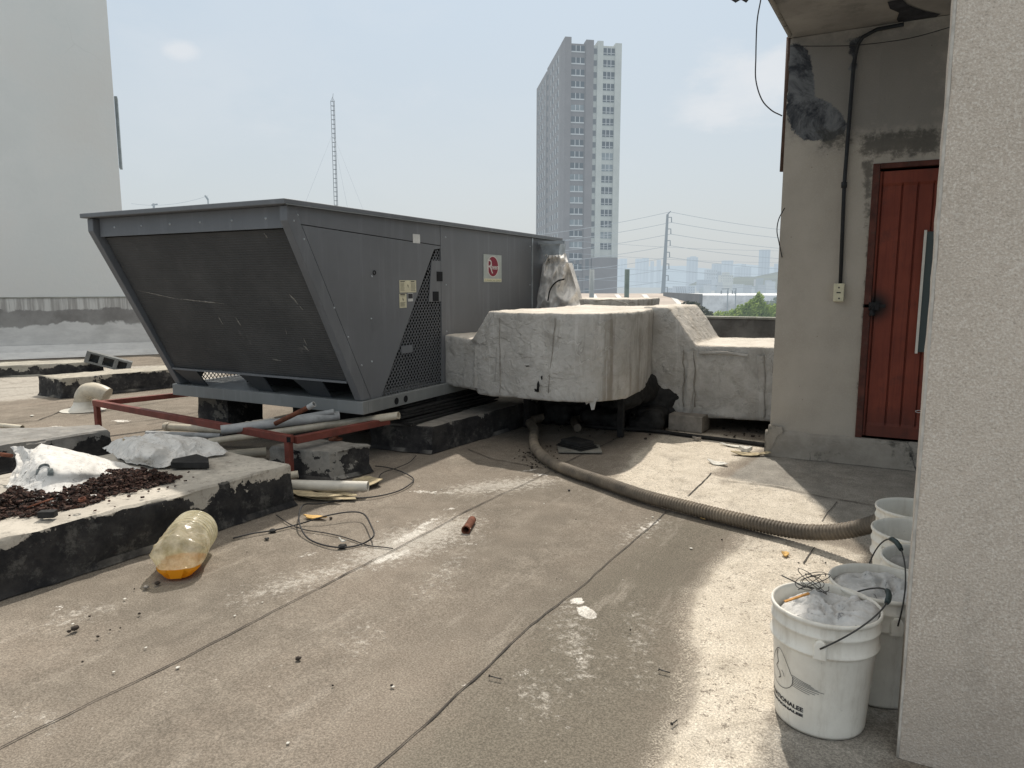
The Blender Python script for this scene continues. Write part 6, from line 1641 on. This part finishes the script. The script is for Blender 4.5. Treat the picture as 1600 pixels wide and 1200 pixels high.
# ---- crushed bottle with amber liquid
def bottle():
    base = Zp(308, 860, 0); tipp = Zp(262, 925, 0)
    t = thing('crushed_bottle', ((base.x + tipp.x)/2, (base.y + tipp.y)/2, 0), 'crushed clear plastic water bottle with amber liquid against the big curb', 'bottle')
    ax_ = (tipp - base); ax_.z = 0; ax_.normalize(); s_ = Vector((-ax_.y, ax_.x, 0)); L = .37; c0 = Zp(308, 860, 0); c0.z = .106
    b = MB(); N = 84; S = 56
    for i in range(N + 1):
        u = i / N; x = u * L
        r = .106
        if u < .05: r *= math.sqrt(max(0, 1 - ((.05 - u) / .05) ** 2)) * .35 + .65
        rib = 0
        if u < .50: rib = -.009 * max(0, math.cos(2 * math.pi * u / .078)) ** 4
        if u > .86: r *= math.sqrt(max(0.02, 1 - ((u - .86) / .14) ** 2 * .85))
        for k in range(S):
            a = 2 * math.pi * k / S; q = r + rib
            cy = math.cos(a) * q; cz = math.sin(a) * q
            # crush: the top of the near half caves in
            if u > .40:
                k_ = min(1, (u - .40) / .25)
                f = Vector((u * 5, math.cos(a) * 1.4, math.sin(a) * 1.4)); r1 = 1 - 2 * abs(noise.noise(f * 1.2)); 
                q2 = 1 + k_ * (.10 * r1 - .09 + .05 * noise.noise(f * 3)); cy *= q2 * (1 + .10 * k_); cz *= q2
                if cz > 0: cz *= 1 - .28 * k_ * (1 - .6 * math.exp(-((cy + .01) / .04) ** 2))
            p = c0 + ax_ * x + s_ * cy + Vector((0, 0, cz)); p.z = max(p.z, .004)
            b.v.append(p)
    for i in range(N):
        for k in range(S): b.face((i*S + k, i*S + (k+1) % S, (i+1)*S + (k+1) % S, (i+1)*S + k), True)
    n = len(b.v); b.v.append(c0); b.v.append(c0 + ax_ * (L * 1.0))
    for k in range(S): b.face((k, n, (k+1) % S)); b.face((N*S + k, N*S + (k+1) % S, n + 1))
    b.build('bottle_body', M['bottle'], t)
    b = MB(); Nn = 26
    for i in range(Nn + 1):
        u = .42 + .57 * i / Nn; x = u * L; w = .092 * (1 if u < .86 else math.sqrt(max(.02, 1 - ((u - .86) / .14) ** 2))) * min(1, (u - .40) / .12 + .15)
        for (sy, sz) in ((-.62, .008), (-.95, .034), (-1.0, .048), (0, .048), (1.0, .048), (.95, .034), (.62, .008)):
            b.v.append(c0 * 1 + ax_ * x * 1 + s_ * w * sy + Vector((0, 0, -c0.z + sz)))
    for i in range(Nn):
        for k in range(7): b.face((i*7 + k, i*7 + (k+1) % 7, (i+1)*7 + (k+1) % 7, (i+1)*7 + k), True)
    b.face(range(7)); b.face([Nn*7 + k for k in range(7)][::-1])
    b.build('liquid', M['liquid'], t)
bottle()

# ---- buckets
HP = .37; RT, RB = .155, .132
def pail_root(name, loc, label, rot=0):
    t = thing(name, loc, label, 'bucket', 'white plastic buckets beside the foreground wall'); t.rotation_euler.z = rot; return t
prof = [(0, .004), (RB - .012, .004), (RB - .002, 0), (RB, .008), (RB + .001, .02), (.1475, .255), (.150, .262), (.1575, .266), (.1585, .272), (.1530, .276), (.1525, .300), (.1530, .318), (.1575, .322), (.1580, .328), (.1535, .332), (.1535, .352), (.1545, .358), (.1590, .361), (.1605, .367), (.1590, .3725), (.1550, .374), (.1515, .371), (.150, .36), (.144, .20), (.128, .012), (0, .010)]
def make_pail():
    t = pail_root('bucket', (0, 0, 0), 'x')
    b = MB(); b.lathe(prof, 72); b.build('bucket_body', M['pail'], t, local=True)
    for s in (-1, 1):
        b = MB(); w = .019
        pts = [(-w, .262), (w, .262), (w * .92, .305), (w * .6, .318), (0, .323), (-w * .6, .318), (-w * .92, .305)]
        b.prism([Vector((x, s * .148, z)) for x, z in pts], (0, s * .0175, 0)); bevel(b.build('handle_lug', M['pail'], t, local=True), .004)
    return t
def handle(t, phi, grip_at=.5, r=.006):
    """steel bail hinged at the lugs, swung to angle phi from level (+X side)"""
    piv = .300; path = []
    for k in range(33):
        a = math.pi * k / 32; y = -.168 * math.cos(a); ext = .215 * math.sin(a) ** .85
        path.append(Vector((ext * math.cos(phi), y, piv + ext * math.sin(phi))))
    b = MB(); b.tube(path, .0026, 6); h = b.build('handle', M['wire'], t, local=True)
    c = path[16]; b = MB(); b.tube([path[13], path[14], path[16], path[18], path[19]], [.0065, .0085, .0085, .0085, .0065], 12); b.build('grip', M['grip'], h, local=True)
def fill(t, level, mound, seed, r0=.148, name='putty', mat='putty', ex=0):
    b = MB(); NR, NA = 26, 72
    for i in range(NR + 1):
        rr = r0 * i / NR
        for k in range(NA):
            a = 2 * math.pi * k / NA; x = rr * math.cos(a); y = rr * math.sin(a)
            f = Vector((x * 11 + seed, y * 11, seed)); w = Vector((noise.noise(f), noise.noise(f + Vector((7, 7, 7))), 0)) * .9
            rd = 1 - 2 * abs(noise.noise(f + w)); r2 = noise.noise((f + w) * 3); r3 = noise.noise((f + w) * 8)
            z = level + mound * ((.6 * rd + .35 * r2 + .15 * r3) * .7 + .3) * (1 - (i / NR) ** 6 * .7) + ex * x
            b.v.append(Vector((x, y, z)))
    for i in range(NR):
        for k in range(NA): b.face((i*NA + k, (i+1)*NA + k, (i+1)*NA + (k+1) % NA, i*NA + (k+1) % NA), True)
    return b.build(name, M[mat], t, local=True)
spots = [((-.100, 2.215, 0), 'nearest white bucket with printed emblem, heaped with grey putty and wire'),
         ((.045, 2.462, 0), 'second bucket from the front, filled with grey putty, its handle standing up'),
         ((.195, 2.745, 0), 'third bucket from the front, holding a cardboard tube and black plastic'),
         ((.160, 3.06, 0), 'fourth bucket from the front with yellowed inside and crumbs'),
         ((.170, 3.38, 0), 'empty white bucket farthest from the camera')]
proto = make_pail(); pails = [proto] + [copy_tree(proto) for _ in range(4)]
face = math.atan2(-2.222, .072)               # towards the camera
for i, (p, lab) in enumerate(spots):
    pails[i].location = p; pails[i].scale = (.965, .965, .965); pails[i]['label'] = lab
pails[0].rotation_euler.z = R(-2) ; pails[1].rotation_euler.z = R(18); pails[2].rotation_euler.z = R(60); pails[3].rotation_euler.z = R(-50); pails[4].rotation_euler.z = R(30)
bpy.context.view_layer.update()
handle(pails[0], R(38)); handle(pails[1], R(80))
fill(pails[0], .325, .070, 3.1, ex=.24); fill(pails[1], .332, .05, 8.4)
fill(pails[2], .22, .05, 5.7); fill(pails[3], .27, .03, 12.2, mat='pailin' if 'pailin' in M else 'putty')
# contents of the first bucket: twisted wire, wood strip, dirt
c = Vector(spots[0][0])
b = MB(); pts = []
for k in range(70):
    a = k * .55; pts.append(c + Vector((-.045 + .035 * math.cos(a) * (1 + .4 * math.sin(k * .3)), .085 + .02 * math.sin(a * 1.3), .385 + .028 * math.sin(a * .8 + 1) + .0)))
b.tube(spline(pts, 3), .0013, 4); b.tube(spline([c + Vector((-.135, .07, .392)), c + Vector((-.10, .06, .385)), c + Vector((-.07, .065, .372)), c + Vector((-.04, .08, .365))], 5), .0022, 5)
tag(b.build('twisted_wire', M['wire']), 'tangle of rusty tie wire stuck in the nearest bucket', 'wire')
b = MB(); a0 = Zp(1226, 940, .372); a1 = Zp(1264, 927, .388); d_ = (a1 - a0); mt = Matrix.Translation(a0) @ d_.to_track_quat('X', 'Z').to_matrix().to_4x4(); b.box(0, d_.length, -.004, .004, -.002, .002, mt)
tag(b.build('wood_strip', plain('orange_wood', (.55, .27, .07), .7, .3, 60, .2, 90)), 'thin orange wooden strip across the nearest bucket', 'wood strip')
# cardboard tube and black plastic in the third
c = Vector(spots[2][0]); b = MB(); b.pipe(c + Vector((-.10, .0, .315)), c + Vector((.02, -.085, .352)), .042, .003, 20); tag(b.build('cardboard_tube', plain('tube_grey', (.34, .33, .31), .85, .35, 14, .3, 60)), 'grey cardboard tube leaning in the third bucket', 'tube')
b = MB(); n0_ = len(b.v)
for k in range(12): a = 2*math.pi*k/12; b.v.append(c + Vector((.05 + .075 * math.cos(a), .02 + .05 * math.sin(a), .33 + .02 * math.sin(a * 3))))
b.v.append(c + Vector((.05, .02, .37)))
for k in range(12): b.face((k, (k+1) % 12, 12))
tag(b.build('plastic_bag', M['black']), 'black plastic scrap stuffed in the third bucket', 'plastic scrap')
# printed emblem and lettering on the nearest bucket, wrapped on the wall of the pail
def rad(z): return .1332 + (.1475 - .1332) * (z - .02) / (.255 - .02) + .0012
pc = Vector(spots[0][0]); fa = math.atan2(-pc.y, -pc.x) 
def onpail(u, z):                       # u metres around the wall, measured from the side facing the camera, + to the right
    a = fa + u / .14; r = rad(z); return Vector((pc.x + r * math.cos(a), pc.y + r * math.sin(a), z))
def ribbon(pts, w, name):
    b = MB(); L, Q = [], []
    pts = [(pts[i][0] + (pts[i+1][0] - pts[i][0]) * k / 6, pts[i][1] + (pts[i+1][1] - pts[i][1]) * k / 6) for i in range(len(pts) - 1) for k in range(6)] + [pts[-1]]
    for i, (u, z) in enumerate(pts):
        a = pts[max(i-1, 0)]; c_ = pts[min(i+1, len(pts)-1)]; dx, dz = c_[0]-a[0], c_[1]-a[1]; l = math.hypot(dx, dz) + 1e-9; nx, nz = -dz/l*w, dx/l*w
        L.append(onpail(u + nx, z + nz)); Q.append(onpail(u - nx, z - nz))
    for i in range(len(pts) - 1): b.quad(L[i], Q[i], Q[i+1], L[i+1])
    return b.build(name, M['ink'], pails[0].children[0] if False else pails[0], local=False)
pails[0].rotation_euler.z = 0
body0 = [c_ for c_ in pails[0].children if c_.name.startswith('bucket_body')][0]
def fix(o): o.parent = body0; return o
U0 = -.135; Z0 = .158
em = [(U0 + .055 * math.cos(a) * (1 if math.sin(a) < .2 else 1 - .45 * math.sin(a)), Z0 + .045 * math.sin(a) * (1 if a > math.pi else 1.75)) for a in [2*math.pi*k/48 for k in range(49)]]
fix(ribbon(em, .0009, 'emblem_ring'))
for k in range(7): fix(ribbon([(U0 + .052, Z0 + .018 - k * .0055), (U0 + .052 + [.058, .066, .078, .094, .080, .070, .055][k], Z0 + .013 - k * .0050 - .006)], .0007, 'emblem_line'))
fix(ribbon([(U0 - .01, Z0 + .07), (U0 - .016, Z0 + .05), (U0 - .008, Z0 + .03), (U0 - .02, Z0 + .012), (U0 + .0, Z0 + .0), (U0 + .004, Z0 - .014), (U0 - .006, Z0 - .022)], .0014, 'emblem_profile'))
fix(ribbon([(U0 + .01, Z0 + .012), (U0 + .018, Z0 + .006), (U0 + .022, Z0 - .004)], .0008, 'emblem_line'))
for txt, zz, sz in (('NTERNATIONALEE', Z0 - .088, .019), ('NTERNATIONALEE', Z0 - .104, .011)):
    me = text_mesh(txt, sz, bold=.0007); wd = max(v.co.x for v in me.vertices); full = .190
    o = place_text(me, lambda u, v: onpail(U0 - .10 + u * (full / wd), zz + v), M['ink'], pails[0]); o.parent = body0

# ================================================================== CAMERA, SUN, SKY
cam = bpy.data.cameras.new('camera'); co = bpy.data.objects.new('camera', cam); col.objects.link(co)
co.location = (0, 0, H); co.rotation_euler = (R(90) - PITCH, 0, YAW)
cam.sensor_fit = 'HORIZONTAL'; cam.sensor_width = 36; cam.lens = 36 * F / 1600; cam.clip_start = .05; cam.clip_end = 20000
scene.camera = co
SUN_AZ, SUN_EL = R(21), R(56)
sd = Vector((-math.sin(SUN_AZ) * math.cos(SUN_EL), math.cos(SUN_AZ) * math.cos(SUN_EL), math.sin(SUN_EL)))
sl_ = bpy.data.lights.new('sun', 'SUN'); sl_.energy = 4.0; sl_.angle = R(.9); sl_.color = (1, .93, .83)
so = bpy.data.objects.new('sun', sl_); col.objects.link(so); so.rotation_euler = (-sd).to_track_quat('-Z', 'Y').to_euler(); so.location = (0, 0, 20)
w = bpy.data.worlds.new('World'); scene.world = w; w.use_nodes = True; nt = w.node_tree; N_ = nt.nodes; L_ = nt.links
bg = N_['Background']; sky = N_.new('ShaderNodeTexSky'); sky.sky_type = 'NISHITA'; sky.sun_disc = False; sky.sun_elevation = SUN_EL; sky.sun_rotation = -SUN_AZ
sky.air_density = 1.2; sky.dust_density = 3.0; sky.ozone_density = 1.5
tc = N_.new('ShaderNodeTexCoord'); sep = N_.new('ShaderNodeSeparateXYZ'); L_.new(tc.outputs['Generated'], sep.inputs[0])
def W_map(v, a, c, lo=0, hi=1):
    m = N_.new('ShaderNodeMapRange'); m.interpolation_type = 'SMOOTHSTEP'; L_.new(v, m.inputs[0]); m.inputs[1].default_value = a; m.inputs[2].default_value = c; m.inputs[3].default_value = lo; m.inputs[4].default_value = hi; return m.outputs[0]
def W_mix(f, a, c):
    m = N_.new('ShaderNodeMix'); m.data_type = 'RGBA'
    for i, v in ((0, f), (6, a), (7, c)):
        if isinstance(v, bpy.types.NodeSocket): L_.new(v, m.inputs[i])
        elif isinstance(v, tuple): m.inputs[i].default_value = (*v, 1)
        else: m.inputs[i].default_value = v
    return m.outputs[2]
K_ = 10.0
hazec = W_mix(W_map(sep.outputs[2], 0.0, .55), (.655*K_, .705*K_, .735*K_), (.60*K_, .725*K_, .84*K_))
base_ = W_mix(.80, sky.outputs[0], hazec)
base_ = W_mix(W_map(sep.outputs[2], .42, .90), base_, (1.12*K_, 1.06*K_, .97*K_))  # warm overhead glow added above the view to lift the shade
nz = N_.new('ShaderNodeTexNoise'); nz.inputs['Scale'].default_value = 9; nz.inputs['Detail'].default_value = 7; nz.inputs['Roughness'].default_value = .6
mp = N_.new('ShaderNodeMapping'); mp.inputs['Scale'].default_value = (1, 1, 2.2); L_.new(tc.outputs['Generated'], mp.inputs[0]); L_.new(mp.outputs[0], nz.inputs['Vector'])
def cloud(px, py, rad_, amt):
    d = Vector(ray(px, py)).normalized(); v = N_.new('ShaderNodeVectorMath'); v.operation = 'SUBTRACT'; L_.new(tc.outputs['Generated'], v.inputs[0]); v.inputs[1].default_value = d
    s = N_.new('ShaderNodeVectorMath'); s.operation = 'MULTIPLY'; L_.new(v.outputs[0], s.inputs[0]); s.inputs[1].default_value = (1, 1, 1.7)
    l = N_.new('ShaderNodeVectorMath'); l.operation = 'LENGTH'; L_.new(s.outputs[0], l.inputs[0])
    m = N_.new('ShaderNodeMath'); m.operation = 'MULTIPLY_ADD'; L_.new(nz.outputs[0], m.inputs[0]); m.inputs[1].default_value = -rad_ * 2.4; L_.new(l.outputs[1], m.inputs[2])
    return W_map(m.outputs[0], -.1 * rad_, -1.0 * rad_, 0, amt)
for (px, py, r, am) in ((1170, 135, .085, .55), (1090, 160, .05, .40), (1225, 110, .06, .5), (283, 76, .020, .6), (250, 150, .16, .10), (420, 60, .2, .10), (700, 300, .25, .08)):
    base_ = W_mix(cloud(px, py, r, am), base_, (.80*K_, .82*K_, .845*K_))
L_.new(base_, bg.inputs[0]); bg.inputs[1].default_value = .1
scene.view_settings.view_transform = 'Standard'; scene.view_settings.look = 'None'; scene.view_settings.exposure = 0; scene.view_settings.gamma = 1
scene.cycles.max_bounces = 6; scene.cycles.transparent_max_bounces = 12
